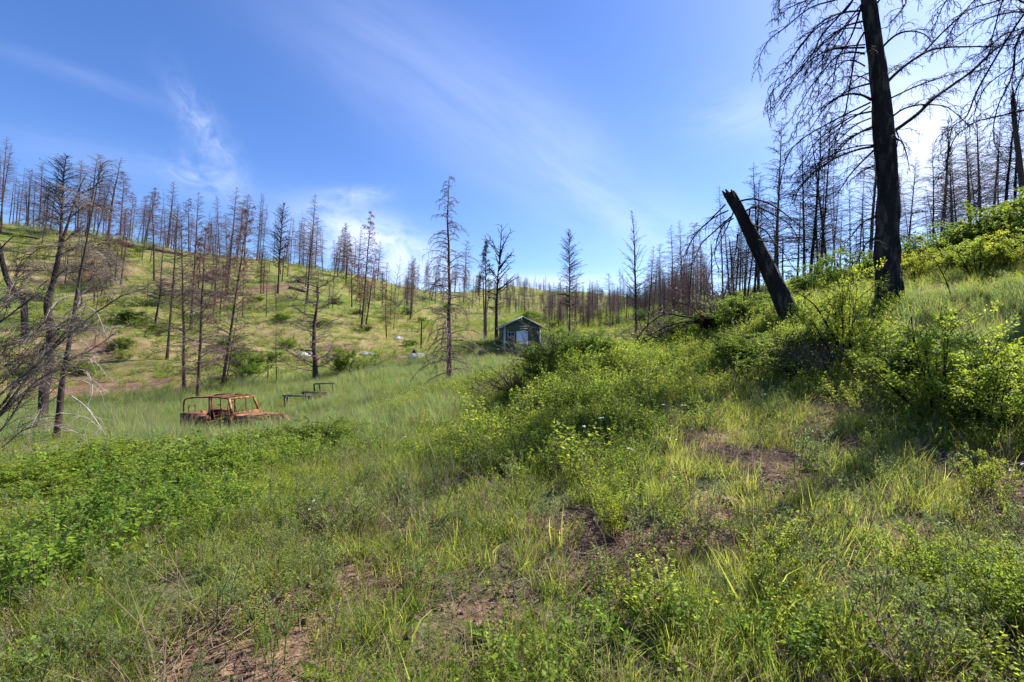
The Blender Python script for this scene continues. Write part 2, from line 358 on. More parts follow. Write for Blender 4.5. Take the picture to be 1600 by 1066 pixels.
# ------------------------------------------------------------------ plants: small meshes that are set out many times
rng = np.random.default_rng(5)
def blades(mb, n, rad, h0, h1_, w, lean=.35, bend=.4, seg=3, slot=0, rng=rng):
    a = rng.random(n) * 2 * np.pi; r = rad * np.sqrt(rng.random(n)); h = h0 + (h1_ - h0) * rng.random(n)
    bx, by = r * np.cos(a), r * np.sin(a); la = a + rng.normal(0, .8, n); ln = np.abs(rng.normal(0, lean, n)); bd = rng.random(n) * bend
    ww = w * (.6 + .8 * rng.random(n)); fa = rng.random(n) * np.pi; V = []
    for k in range(seg + 1):
        t = k / seg; off = h * (ln * t + bd * t * t * t); z = h * t * (1 - .35 * bd * t * t) - .03
        cx, cy = bx + off * np.cos(la), by + off * np.sin(la); wk = ww * (1 - t ** 1.6) + .0004
        V.append(np.stack([cx - wk * np.cos(fa), cy - wk * np.sin(fa), z], 1)); V.append(np.stack([cx + wk * np.cos(fa), cy + wk * np.sin(fa), z], 1))
    V = np.stack(V, 1); m = 2 * (seg + 1); f = []
    for k in range(seg): f.append([2 * k, 2 * k + 1, 2 * k + 3, 2 * k + 2])
    Fc = (np.arange(n)[:, None, None] * m + np.array(f)[None]).reshape(-1, 4); mb.add(V.reshape(-1, 3), Fc, slot)
def leaves(mb, pos, dirs, L, Wd, slot=0, rng=rng, fold=.25):
    n = len(pos); pos = np.asarray(pos); d = np.asarray(dirs, float); d /= np.linalg.norm(d, axis=1)[:, None] + 1e-9
    rnd = rng.normal(size=(n, 3)); s = np.cross(d, rnd * .45 + np.array([0, 0, 1.0])); s /= np.linalg.norm(s, axis=1)[:, None] + 1e-9
    nn = np.cross(s, d); L = L * (.6 + .8 * rng.random(n))[:, None]; Wd = Wd * (.7 + .6 * rng.random(n))[:, None]
    v = np.stack([pos, pos + d * L * .45 - s * Wd + nn * L * fold * .3, pos + d * L - nn * L * fold * .4, pos + d * L * .45 + s * Wd + nn * L * fold * .3], 1)
    mb.add(v.reshape(-1, 3), (np.arange(n)[:, None] * 4 + np.arange(4)[None]), slot)
def stem_path(h, lean, az, bend, k=4, x=0, y=0):
    t = np.linspace(0, 1, k + 1); off = h * (lean * t + bend * t * t)
    return np.stack([x + off * math.cos(az), y + off * math.sin(az), h * t * (1 - .2 * bend * t) - .02], 1)
def plant_leafy(n_st, h, rad, nl, L, Wd, sr=.0025, up=.35, rng=rng):
    mb = MB()
    for i in range(n_st):
        a = rng.random() * 6.28; r = rad * math.sqrt(rng.random()); hh = h * (.55 + .55 * rng.random())
        p = stem_path(hh, rng.random() * .45, a + rng.normal() * .5, rng.random() * .35, 4, r * math.cos(a), r * math.sin(a))
        mb.tube(p, np.linspace(sr, sr * .4, 5), 3, False, 1)
        t = .2 + .8 * rng.random(nl); idx = t * 4; k = np.minimum(idx.astype(int), 3); fr = (idx - k)[:, None]
        pos = p[k] * (1 - fr) + p[k + 1] * fr; az = rng.random(nl) * 6.28
        d = np.stack([np.cos(az), np.sin(az), up + rng.normal(0, .35, nl)], 1)
        leaves(mb, pos + d * .008, d, L, Wd)
    return mb
def plant_forb(n_st, h, rad, rng=rng, nl=34, L=.036, Wd=.0026, heads=0):
    mb = MB()
    for i in range(n_st):
        a = rng.random() * 6.28; r = rad * math.sqrt(rng.random()); hh = h * (.5 + .6 * rng.random()); az = rng.random() * 6.28
        p = stem_path(hh, rng.random() * .3, az, rng.random() * .2, 4, r * math.cos(a), r * math.sin(a)); paths = [p]
        mb.tube(p, np.linspace(.003, .0012, 5), 3, False, 1)
        for j in range(rng.integers(2, 5)):
            k = rng.integers(2, 4); b0 = p[k]; aa = rng.random() * 6.28; bl = hh * (.18 + .2 * rng.random())
            q = b0 + np.linspace(0, 1, 5)[:, None] * np.array([math.cos(aa) * .5, math.sin(aa) * .5, .95]) * bl
            mb.tube(q, np.linspace(.0018, .001, 5), 3, False, 1); paths.append(q)
        for q in paths:
            m_ = nl if q is p else nl // 2
            t = .05 + .95 * rng.random(m_); idx = t * 4; k = np.minimum(idx.astype(int), 3); fr = (idx - k)[:, None]
            pos = q[k] * (1 - fr) + q[k + 1] * fr; aa = rng.random(m_) * 6.28
            d = np.stack([np.cos(aa), np.sin(aa), .9 + rng.normal(0, .3, m_)], 1); leaves(mb, pos, d, L, Wd)
            if heads:
                e = q[-1]; leaves(mb, np.repeat(e[None], 6, 0), rng.normal(size=(6, 3)) + np.array([0, 0, 1.2]), .012, .005, 1)
    return mb
G = {'fine': leafmat('fine_grass_blades', [(.09, .155, .016), (.17, .235, .028), (.27, .31, .050), (.37, .33, .11)], .62, nscale=.8),
     'meadow': leafmat('pale_meadow_grass', [(.07, .16, .03), (.15, .25, .06), (.24, .31, .09), (.34, .33, .10)], .5, nscale=.55),
     'straw': leafmat('dry_straw', [(.16, .11, .07), (.28, .21, .13), (.40, .32, .21)], .35, nscale=.9),
     'forb': leafmat('grey_green_forb', [(.12, .18, .050), (.19, .255, .075), (.28, .33, .10)], .58, nscale=.8),
     'yel': leafmat('yellow_green_leaves', [(.085, .15, .014), (.155, .235, .022), (.24, .30, .030), (.34, .34, .04)], .62, nscale=.4),
     'deep': leafmat('green_shrub_leaves', [(.04, .085, .012), (.075, .145, .016), (.12, .19, .022), (.18, .23, .03)], .55, nscale=.3),
     'thick': leafmat('thicket_leaves', [(.055, .115, .014), (.11, .20, .020), (.185, .275, .028), (.28, .32, .035)], .58, nscale=.5),
     'stem': surf('plant_stem', lambda n: n.mix(n.new('ShaderNodeObjectInfo').outputs['Random'], (.07, .075, .03), (.14, .10, .06)), .8),
     'stemdry': surf('dry_stem', lambda n: (.17, .125, .085), .8),
     'brown': leafmat('brown_leaf_litter', [(.035, .022, .016), (.11, .06, .04), (.24, .15, .09)], .15, nscale=1.2),
     'white': surf('white_petals', lambda n: (.75, .73, .68), .7),
     'rust': leafmat('rusty_dead_leaves', [(.09, .03, .015), (.20, .07, .03), (.30, .14, .05)], .3)}
def proto(name, mb, mats): return bpy.data.objects.new(name, mb.mesh(name, mats))
PROTO = {}
def coll(key, objs):
    c = bpy.data.collections.new(key)
    for i, o in enumerate(objs): o.name = f"{key}_{i:02d}"; c.objects.link(o)
    PROTO[key] = (c, len(objs))
r_ = np.random.default_rng(11)
def mk(fn, n): return [fn(i) for i in range(n)]
def g_fine(i):
    mb = MB(); blades(mb, 60, .13, .07, .25, .0021, .35, .5, 3, 0, r_); blades(mb, 5, .10, .12, .34, .0013, .3, .4, 3, 1, r_); return proto('g', mb, [G['fine'], G['straw']])
def g_wide(i):
    mb = MB(); blades(mb, 22, .05, .10, .27, .0034, .35, .6, 4, 0, r_); return proto('g', mb, [G['fine']])
def g_meadow(i):
    mb = MB(); blades(mb, 60, .22, .25, .62, .0040, .20, .45, 3, 0, r_); blades(mb, 9, .22, .4, .8, .0025, .15, .3, 3, 1, r_); return proto('g', mb, [G['meadow'], G['straw']])
def g_straw(i):
    mb = MB(); blades(mb, 16, .13, .10, .38, .0014, .55, .5, 3, 0, r_); return proto('g', mb, [G['straw']])
def g_litter(i):
    mb = MB()
    for k in range(22):
        a = r_.random() * 6.28; l = .05 + .18 * r_.random(); c = r_.normal(0, .14, 2); e = np.array([math.cos(a), math.sin(a)]) * l
        z = .008 + .02 * r_.random(); mb.tube([[c[0], c[1], z], [*(c + e * .5), z + .015 * r_.random()], [*(c + e), z + .02 * r_.random()]], [.0025, .002, .001], 3, False, 0)
    pos = np.stack([r_.normal(0, .15, 40), r_.normal(0, .15, 40), np.full(40, .012)], 1); leaves(mb, pos, np.stack([r_.normal(size=40), r_.normal(size=40), r_.normal(0, .25, 40)], 1), .035, .010, 1, r_)
    return proto('g', mb, [G['stemdry'], G['brown']])
coll('fine', mk(g_fine, 6)); coll('wide', mk(g_wide, 4)); coll('meadow', mk(g_meadow, 5)); coll('straw', mk(g_straw, 4)); coll('litter', mk(g_litter, 5))
coll('forb', mk(lambda i: proto('g', plant_forb(6, .40, .10, r_, 40, .026, .0019), [G['forb'], G['stem']]), 5))
coll('leafy', mk(lambda i: proto('g', plant_leafy(12, .30, .13, 30, .022, .0068, rng=r_), [G['yel'], G['stem']]), 5))
coll('leafy_deep', mk(lambda i: proto('g', plant_leafy(13, .40, .18, 34, .026, .0105, rng=r_), [G['thick'], G['stem']]), 5))
coll('knap', mk(lambda i: proto('g', plant_forb(3, .45, .06, r_, 10, .02, .0018, 1), [G['straw'], G['stemdry']]), 4))
def g_white(i):
    mb = MB(); 
    for s in range(2):
        p = stem_path(.42 + .12 * r_.random(), .15, r_.random() * 6, .1, 4, .03 * s, 0); mb.tube(p, .0015, 3, False, 1)
        leaves(mb, np.repeat(p[-1][None], 14, 0) + r_.normal(0, .008, (14, 3)) * np.array([1, 1, .2]), r_.normal(size=(14, 3)) * np.array([1, 1, .15]), .014, .006, 0, r_)
    return proto('g', mb, [G['white'], G['stem']])
coll('white', mk(g_white, 2))
def g_big(i):   # broad basal leaves
    mb = MB(); a = r_.random(8) * 6.28; leaves(mb, np.zeros((8, 3)) + [0, 0, .01], np.stack([np.cos(a), np.sin(a), .35 + .3 * r_.random(8)], 1), .12, .03, 0, r_, .3); return proto('g', mb, [G['deep']])
coll('rosette', mk(g_big, 3))

def scatter_tree(key):
    """geometry nodes that set the plants of one collection out on the points of a mesh"""
    c, n_ = PROTO[key]
    tr = bpy.data.node_groups.new('set_out_' + key, 'GeometryNodeTree')
    tr.interface.new_socket('Geometry', in_out='INPUT', socket_type='NodeSocketGeometry'); tr.interface.new_socket('Geometry', in_out='OUTPUT', socket_type='NodeSocketGeometry')
    N = tr.nodes; L = tr.links; gi = N.new('NodeGroupInput'); go = N.new('NodeGroupOutput')
    mp = N.new('GeometryNodeMeshToPoints'); L.new(gi.outputs[0], mp.inputs[0])
    ci = N.new('GeometryNodeCollectionInfo'); ci.inputs[0].default_value = c; ci.inputs['Separate Children'].default_value = True; ci.inputs['Reset Children'].default_value = True
    ip = N.new('GeometryNodeInstanceOnPoints'); ip.inputs['Pick Instance'].default_value = True
    L.new(mp.outputs[0], ip.inputs['Points']); L.new(ci.outputs[0], ip.inputs['Instance'])
    for nm, ty, sock in (('pick', 'INT', 'Instance Index'), ('rot', 'FLOAT_VECTOR', 'Rotation'), ('scl', 'FLOAT_VECTOR', 'Scale')):
        a = N.new('GeometryNodeInputNamedAttribute'); a.data_type = ty; a.inputs[0].default_value = nm; L.new(a.outputs[0], ip.inputs[sock])
    L.new(ip.outputs[0], go.inputs[0]); return tr
def scatter(name, key, x, y, scl, label, cat, z=None, tilt=.12, seed=1, zs=None):
    rg = np.random.default_rng(seed); n_ = len(x); z = H(x, y) if z is None else z
    me = bpy.data.meshes.new(name); me.vertices.add(n_); me.vertices.foreach_set('co', np.stack([x, y, z], 1).ravel())
    a = me.attributes.new('pick', 'INT', 'POINT'); a.data.foreach_set('value', rg.integers(0, PROTO[key][1], n_).astype(np.int32))
    a = me.attributes.new('rot', 'FLOAT_VECTOR', 'POINT'); a.data.foreach_set('vector', np.stack([rg.normal(0, tilt, n_), rg.normal(0, tilt, n_), rg.random(n_) * 6.28], 1).astype(np.float32).ravel())
    s = scl * np.exp(rg.normal(0, .22, n_)); s3 = np.stack([s, s, s * (1 if zs is None else zs)], 1)
    a = me.attributes.new('scl', 'FLOAT_VECTOR', 'POINT'); a.data.foreach_set('vector', s3.astype(np.float32).ravel())
    o = obj(name, me); md = o.modifiers.new('set_out', 'NODES'); md.node_group = scatter_tree(key); tag(o, label, cat, kind='stuff'); return o
HALF = 0.98
def pts(dens, r0, r1, seed, thmin=-HALF, thmax=HALF):
    """points with a density (per m2) that is a function of distance"""
    rg = np.random.default_rng(seed); e = np.exp(np.linspace(math.log(r0), math.log(r1), 60)); X_, Y_ = [], []
    for a, b in zip(e[:-1], e[1:]):
        ar = (thmax - thmin) / 2 * (b * b - a * a); n_ = rg.poisson(ar * dens((a + b) / 2))
        r = np.sqrt(a * a + (b * b - a * a) * rg.random(n_)); th = thmin + (thmax - thmin) * rg.random(n_)
        X_.append(r * np.sin(th)); Y_.append(r * np.cos(th))
    return np.concatenate(X_), np.concatenate(Y_)
def blob(x, y, spots):
    b = np.zeros(x.shape)
    for (gx, gy, r, k) in spots: b = np.maximum(b, k * np.exp(-(((x - gx) ** 2 + (y - gy) ** 2) / r ** 2) ** 1.5))
    return b
def GS(lst):
    o = []
    for e in lst:
        px, py, r, k = e[:4]; g = ground(px, py, e[4] if len(e) > 4 else None); o.append((g.x, g.y, r, k))
    return o
THICK = GS([(60,760,1.6,1),(200,760,1.6,1),(330,745,1.5,1),(60,880,1.0,1),(160,850,1.1,1),(420,735,1.0,.9),(260,800,1.1,1),(20,940,.7,.9),(500,710,1.0,.6),(100,700,1.5,.5)])
MOUND = GS([(860,640,1.7,1),(950,620,1.6,1),(800,690,1.3,1),(1010,600,1.5,.9),(880,700,1.2,1),(740,700,1.0,.7),(960,680,.9,.7),(1000,560,2.5,1),(930,575,2,1),(700,615,2.5,1),(780,600,3,1),(640,640,1.6,.6)])
RIGHT = GS([(1480,640,1.1,1),(1560,640,1.1,1),(1400,600,1.2,.9),(1310,570,1.3,1),(1530,590,.9,.6),(1240,560,1.5,.8),(1150,560,1.6,.7),(1590,950,.5,.8),(1330,1000,.35,.5),(1450,930,.35,.5),(1590,1040,.4,1),(960,810,.3,.8),(1250,880,.4,.5),(1060,960,.3,.6),(1140,520,3,.9),(1060,545,2.5,.8)])
MEAD = GS([(1480,505,1.6,1),(1560,500,1.5,1),(1420,515,1.2,.8),(1600,520,1.3,.9),(360,640,8,1,17),(560,620,7,1,20),(200,650,7,.9),(640,580,8,1,28),(440,610,7,1,28),(700,570,8,1,34),(300,690,4,.9,11.5),(480,690,3.5,.8),(90,660,7,.6,20),(900,540,4,.6,30),(600,660,3,.6)])

x, y = pts(lambda r: min(70, 3600 / r ** 2), 1.5, 200, 1)
B = bare(x, y); rg = np.random.default_rng(2); r = np.hypot(x, y); md = blob(x, y, MEAD); n_ = fbm(x, y, 2.2, 5, 2)
k = rg.random(len(x)) < np.clip(.95 - 1.15 * B + (n_ - .5) * 2.2, .03, 1) * (1 - .8 * md); x, y, r = x[k], y[k], r[k]
scatter('grass', 'fine', x, y, np.clip(.72 + r / 40, .7, 2.6), 'fine green grass tufts over the slopes', 'grass', seed=3, tilt=.2)
x, y = pts(lambda r: min(7, 400 / r ** 2), 1.5, 30, 4); B = bare(x, y); k = np.random.default_rng(4).random(len(x)) < 1 - B; x, y = x[k], y[k]
scatter('broad_grass', 'wide', x, y, 1.0, 'bright broad bladed grass clumps in the foreground', 'grass', seed=5, tilt=.15)
def TRIM(x, y):
    k = np.ones(x.shape)
    for px, py, Y, r, a in ((90, 700, 10.6, 1.3, .7), (40, 710, 9.6, 1.3, .6), (400, 668, 15.9, 1.5, .35), (440, 668, 16.2, 1.2, .45), (464, 632, 22.0, 1.2, .6), (483, 626, 23.3, 1.1, .6), (504, 629, 24, 1.1, .5), (455, 640, 20.8, 1.2, .4)):
        p = P(px, py, Y); k = k * (1 - a * np.exp(-((x - p.x) ** 2 + (y - p.y) ** 2) / r ** 2))
    return k
SHD = P(815, 556, 36.0)
x, y = pts(lambda r: min(26, 8000 / r ** 2), 4.5, 60, 6); md = blob(x, y, MEAD); B = bare(x, y); k = np.random.default_rng(6).random(len(x)) < np.clip(md * 1.4 - .15, 0, 1) * np.clip(.35 + 3 * (fbm(x, y, .8, 95, 3) - .33), .15, 1) * (1 - B); x, y = x[k], y[k]; r = np.hypot(x, y)
scatter('meadow_grass', 'meadow', x, y, np.clip(.62 + r / 70, .6, 1.2) * (.35 + 1.1 * fbm(x, y, .45, 91, 3)) * (1 - .55 * np.exp(-((x - SHD.x) ** 2 + (y - SHD.y + 2.5) ** 2) / 12)) * TRIM(x, y), 'tall pale grey green meadow grass on the valley floor', 'grass', seed=7, tilt=.08)
x, y = pts(lambda r: min(14, 900 / r ** 2), 1.5, 120, 8); B = bare(x, y); n_ = fbm(x, y, .9, 15, 3); k = np.random.default_rng(8).random(len(x)) < np.clip(.25 + (n_ - .45) * 4 + .4 * B, 0.05, 1); x, y = x[k], y[k]; r = np.hypot(x, y)
scatter('dry_grass', 'straw', x, y, np.clip(.75 + r / 50, .7, 2.2), 'dry straw coloured stalks leaning among the green grass', 'dry grass', seed=9, tilt=.4)
x, y = pts(lambda r: min(24, 300 / r ** 2), 1.4, 12, 10); B = bare(x, y); k = np.random.default_rng(10).random(len(x)) < .3 + .7 * B; x, y = x[k], y[k]
scatter('leaf_litter', 'litter', x, y, 1.0, 'dead twigs and brown leaves lying on bare soil', 'litter', seed=11, tilt=.1)
x, y = pts(lambda r: min(15, 900 / r ** 2), 1.5, 45, 12); B = bare(x, y); n_ = fbm(x, y, .7, 41, 3); md = blob(x, y, MEAD + THICK); k = np.random.default_rng(12).random(len(x)) < np.clip(.5 + (n_ - .5) * 4, .05, 1) * (1 - .6 * B) * (1 - .5 * md); x, y = x[k], y[k]
scatter('grey_green_weeds', 'forb', x, y, .85, 'upright grey green weeds with narrow leaves', 'weeds', seed=13, tilt=.18)
x, y = pts(lambda r: min(6, 200 / r ** 2), 1.5, 25, 14); k = np.random.default_rng(14).random(len(x)) < .6; x, y = x[k], y[k]
scatter('dry_weed_stalks', 'knap', x, y, .85, 'thin dry weed stalks with small seed heads', 'weeds', seed=15, tilt=.35)
x, y = pts(lambda r: min(34, 4200 / r ** 2), 1.5, 70, 16); B = bare(x, y); md = blob(x, y, MOUND + RIGHT); n_ = fbm(x, y, 1.0, 51, 3); far = np.clip((np.hypot(x, y) - 25) / 10, 0, 1)
k = np.random.default_rng(16).random(len(x)) < np.clip(md * 1.2 + np.clip((n_ - .44) * 2.4, 0, .6) + .22 * far - .05 * blob(x, y, MEAD), .03, 1) * (1 - .7 * B); x, y = x[k], y[k]; r = np.hypot(x, y); sc_ = np.clip(.62 + .45 * blob(x, y, MOUND + RIGHT) + r / 60, .6, 2.2)
scatter('yellow_green_undergrowth', 'leafy', x, y, sc_, 'yellow green small leaved undergrowth on the mound and slope', 'undergrowth', seed=17, tilt=.15)
x, y = pts(lambda r: min(40, 2500 / r ** 2), 1.8, 40, 18); md = blob(x, y, THICK); n_ = fbm(x, y, .8, 61, 3); k = np.random.default_rng(18).random(len(x)) < np.clip(md * np.clip(.62 + (n_ - .5) * 3.5, .06, 1) + np.clip((n_ - .58) * 2, 0, .25), 0, 1) * (1 - bare(x, y)); x, y = x[k], y[k]
scatter('thicket', 'leafy_deep', x, y, .62 + .42 * blob(x, y, THICK), 'dense green leafy thicket at the lower left', 'thicket', seed=19, tilt=.2)
x, y = pts(lambda r: min(.55, 2200 / r ** 2), 24, 190, 22); n_ = fbm(x, y, .09, 71, 3); k = np.random.default_rng(22).random(len(x)) < np.clip((n_ - .42) * 3.2, .04, .8) * (1 - .7 * blob(x, y, MEAD)); x, y = x[k], y[k]; r = np.hypot(x, y)
scatter('low_brush', 'leafy_deep', x, y, np.clip(1.0 + r / 60, 1, 3.2), 'low dark green brush patches over the far slopes', 'brush', seed=23, tilt=.2)
x, y = pts(lambda r: min(.5, 1800 / r ** 2), 24, 190, 24); n_ = fbm(x, y, .12, 81, 3); k = np.random.default_rng(24).random(len(x)) < np.clip((n_ - .42) * 4, .05, 1) * (1 - .7 * blob(x, y, MEAD)); x, y = x[k], y[k]; r = np.hypot(x, y)
scatter('dry_tussocks', 'straw', x, y, np.clip(1.4 + r / 45, 1, 4), 'straw coloured tussocks on the far slopes', 'dry grass', seed=25, tilt=.2)
x, y = pts(lambda r: min(1.2, 20 / r ** 2), 1.8, 16, 20)
scatter('broad_leaf_rosettes', 'rosette', x, y, .9, 'broad leaved rosettes close to the ground', 'weeds', seed=21)
# ------------------------------------------------------------------ dead trees
def norm(v): return v / (np.linalg.norm(v) + 1e-9)
def grow(mb, p0, az, el, L, droop, r, seg=5, n=4, rg=None, wob=.12, slot=0):
    """a limb: starts in direction (az, el), bends down by droop radians over its length"""
    pts_ = [np.array(p0, float)]; d = L / seg
    for k in range(seg):
        e = el - droop * (k / max(seg - 1, 1)) ** 1.2; az += rg.normal(0, wob); ee = e + rg.normal(0, wob * .6)
        pts_.append(pts_[-1] + d * np.array([math.cos(ee) * math.cos(az), math.cos(ee) * math.sin(az), math.sin(ee)]))
    pts_ = np.array(pts_); mb.tube(pts_, np.linspace(r, max(r * .25, .0025), seg + 1), n, False, slot); return pts_
def along(p, t):
    i = t * (len(p) - 1); k = min(int(i), len(p) - 2); return p[k] + (p[k + 1] - p[k]) * (i - k), norm(p[k + 1] - p[k])
def twigs(mb, path, cnt, L, r, droop, rg, n=3, seg=3, t0=.15, spread=.9, sub=0, slot=0, tips=None, curl=0):
    for i in range(cnt):
        t = t0 + (1 - t0) * (i + rg.random()) / cnt; p, d = along(path, min(t, .999)); az = math.atan2(d[1], d[0]); el = math.asin(max(-1, min(1, d[2])))
        side = 1 if i % 2 else -1; l = L * (1.15 - .75 * t) * (.6 + .8 * rg.random())
        q = grow(mb, p, az + side * spread * (.5 + .7 * rg.random()), el * .7 + rg.normal(0, .3) + curl * .5, l, droop + curl * rg.random(), r, seg, n, rg, .22, slot)
        if tips is not None: tips.append(q)
        if sub: twigs(mb, q, sub, l * .45, r * .6, droop, rg, 3, 2, .2, .9, 0, slot, tips)
def snag(seed, h=10, r=.14, nb=60, s0=.25, bl=.16, el=.25, droop=.7, prof='cone', tw=6, br=.014, broken=False, crook=.04, lean_top=0, needles=0, sub=0, stubs=0, tl=.38, mats=('charbrown', 'twig', 'red')):
    rg = np.random.default_rng(seed); k = 9; t = np.linspace(0, 1, k + 1); wx = np.cumsum(rg.normal(0, crook, k + 1)) * t; wy = np.cumsum(rg.normal(0, crook, k + 1)) * t
    wx -= wx[-1] * t; wy -= wy[-1] * t
    p = np.stack([wx, wy, h * t - .15 * (1 - t)], 1); rad = r * ((1 - t * .35) if broken else (1 - t) ** .85 + .035); rad[0] *= 1.3
    T = MB(); T.tube(p, rad, 9, True)
    if broken:
        for j in range(4): a = rg.random() * 6.28; T.tube([p[-1] + [math.cos(a) * r * .3, math.sin(a) * r * .3, -.1], p[-1] + [math.cos(a) * r * .35, math.sin(a) * r * .35, .15 + .3 * rg.random()]], [r * .28, .005], 5, True)
    B = MB(); tips = []
    for i in range(nb):
        s = s0 + (1 - s0) * (i + rg.random()) / nb; s = min(s, .985); u = (s - s0) / (1 - s0)
        f = {'cone': (1 - u) ** .8 * min(1, .55 + u * 3) + .08, 'mid': math.sin(math.pi * min(1, .18 + u * .8)) + .1, 'top': .3 + .7 * u if u < .85 else 1 - (u - .85) * 3, 'even': .7 * (1 - u * .5)}[prof]
        L = h * bl * f * (.55 + .8 * rg.random()); q0, _ = along(p, s)
        if rg.random() < stubs: L *= .25
        q = grow(B, q0, rg.random() * 6.28, el + rg.normal(0, .2) + .5 * u * (prof != 'even'), L, droop * (.6 + .7 * rg.random()), 1.35 * br * (.5 + .7 * f), 5, 4, rg)
        if tw and L > h * bl * .15: twigs(B, q, tw, L * tl, br * .62, .5, rg, sub=sub, tips=tips)
        tips.append(q)
    res = [T.mesh('dead_tree_trunk', M[mats[0]], True), B.mesh('dead_tree_branches', M[mats[1]]), None, h]
    if needles:
        Nd = MB(); P_, D_ = [], []
        for q in tips:
            if rg.random() < needles:
                for j in range(7):
                    a, d = along(q, .2 + .79 * rg.random()); P_.append(a); D_.append(d * .6 + rg.normal(0, .7, 3) + [0, 0, -.1])
        leaves(Nd, P_, D_, .16, .014, 0, rg); res[2] = Nd.mesh('dead_needles', M[mats[2]])
    return res
M['fangrey'] = surf('grey_dead_limb', lambda n: n.mix(n.ramp(n.noise(oc(n), 1.6, 4), [(.42, 0.0), (.6, 1.0)]), (.035, .026, .024), (.21, .165, .15)), .85, spec=.1)
PR = {}
LOOK = {'fir1': 'fine twigged burnt fir', 'fir2': 'bushy burnt fir', 'fir3': 'long crowned burnt tree', 'pole1': 'straight burnt pole', 'pole2': 'slim burnt pole', 'pole3': 'bare stemmed burnt tree', 'red1': 'rust needled dead fir', 'red2': 'rusty topped tree',
        'sap': 'small dead sapling', 'redsmall': 'small rust needled conifer', 'dense': 'thickly twigged dead conifer', 'poledark': 'black twiggy pole', 'pole2dark': 'thin black pole', 'firdark': 'black wide branched fir'}
ORD = ['first', 'second', 'third', 'fourth', 'fifth', 'sixth', 'seventh', 'eighth', 'ninth', 'tenth', 'eleventh', 'twelfth']
MARKS = [(-60, 'left edge'), (168, 'thick leaning ridge tree'), (309, 'tree behind the rusty vehicle'), (405, 'three close ridge poles'), (493, 'spreading black tree'), (581, 'tall rust needled tree'), (700, 'lone drooping tree'), (776, 'candelabra topped tree'), (890, 'dense conifer behind the shed'), (994, 'cone bearing pine'),
         (1062, 'pair of burnt firs'), (1180, 'leaning snag'), (1286, 'pole behind the snag'), (1390, 'great black trunk'), (1486, 'tall fine twigged tree'), (1583, 'broken trunk near the right edge')]
AUTO = []
def name_them():
    cnt = {}; seen_ = {}
    for px, e, look, where in sorted(AUTO, key=lambda a: a[0]):
        mk_ = [m for m in MARKS if m[0] <= px][-1:] or [MARKS[0]]; k = (look, mk_[0][1], where); cnt[k] = cnt.get(k, 0) + 1
        e['label'] = ORD[min(cnt[k], 12) - 1] + ' ' + look + ' right of the ' + mk_[0][1] + where; seen_[e['label']] = seen_.get(e['label'], 0) + 1
        if seen_[e['label']] > 1: e['label'] = e['label'].replace(look, 'other ' + look)
        if len(e['label'].replace('-', ' ').split()) > 15: e['label'] = e['label'].replace(where, '')
def px_of(g): return 800 + F * g.x / max(g.y, .1)
PR['fir1'] = snag(1, 10, .11, 130, .12, .19, .15, .5, 'cone', 9, .013, sub=2)
PR['fir2'] = snag(2, 11, .12, 120, .20, .18, .25, .6, 'cone', 8, .013, sub=2)
PR['fir3'] = snag(3, 12, .14, 110, .28, .17, .1, .7, 'mid', 9, .014, sub=1)
PR['pole1'] = snag(4, 10, .10, 70, .25, .12, .3, .4, 'even', 6, .010, stubs=.3)
PR['pole2'] = snag(5, 9, .075, 54, .25, .10, .2, .3, 'even', 4, .009, stubs=.4)
PR['pole3'] = snag(6, 12, .115, 100, .33, .16, .3, .6, 'cone', 8, .012)
PR['crook'] = snag(7, 9, .14, 34, .28, .17, .45, .5, 'mid', 8, .026, crook=.10, sub=2)
PR['red1'] = snag(8, 10, .12, 110, .25, .17, .15, .8, 'cone', 6, .014, needles=.30, sub=1)
PR['red2'] = snag(9, 12, .13, 100, .38, .15, .1, .8, 'mid', 6, .014, needles=.22)
PR['red3'] = snag(24, 10, .125, 150, .10, .21, .25, .5, 'cone', 9, .013, needles=.10, sub=2)
PR['widedark'] = snag(25, 10, .15, 120, .28, .17, .5, .3, 'mid', 8, .02, sub=2, mats=('charbrown', 'twigdark', 'red'))
PR['stub'] = snag(10, 3, .17, 5, .3, .1, .3, .4, 'even', 0, .012, broken=True)
PR['brokentall'] = snag(12, 6, .17, 14, .3, .10, .2, .6, 'even', 3, .014, broken=True)
PR['sap'] = snag(13, 3.2, .03, 22, .15, .22, .6, .4, 'cone', 4, .008, sub=0)
PR['firdark'] = snag(14, 10, .12, 110, .18, .19, .2, .6, 'cone', 7, .015, sub=2, mats=('char', 'twigdark', 'red'))
PR['poledark'] = snag(15, 11, .10, 110, .25, .16, .35, .5, 'cone', 8, .011, mats=('char', 'twigdark', 'red'))
PR['pole2dark'] = snag(16, 10, .075, 64, .2, .12, .3, .4, 'even', 6, .010, stubs=.3, mats=('char', 'twigdark', 'red'))
PR['dense'] = snag(17, 10, .14, 170, .24, .15, .3, .2, 'mid', 9, .016, sub=2, mats=('charbrown', 'twigdark', 'red'))
PR['cone'] = snag(18, 10, .13, 62, .20, .20, .5, -.1, 'cone', 4, .02, mats=('charbrown', 'twigdark', 'red'))
PR['droop'] = snag(19, 10, .15, 130, .06, .22, .05, 1.5, 'cone', 9, .017, sub=2, crook=.12, mats=('charbrown', 'twig', 'red'))
PR['forky'] = snag(20, 9, .17, 26, .32, .32, .55, .05, 'top', 7, .044, sub=2, crook=.09, mats=('char', 'twigdark', 'red'))
PR['spread'] = snag(21, 7, .22, 36, .10, .52, .15, -.35, 'even', 9, .036, sub=2, crook=.10, mats=('charbrown', 'twig', 'red'))
PR['bushy'] = snag(22, 4, .12, 60, .40, .30, .2, .7, 'mid', 9, .02, sub=2, mats=('char', 'twig', 'red'))
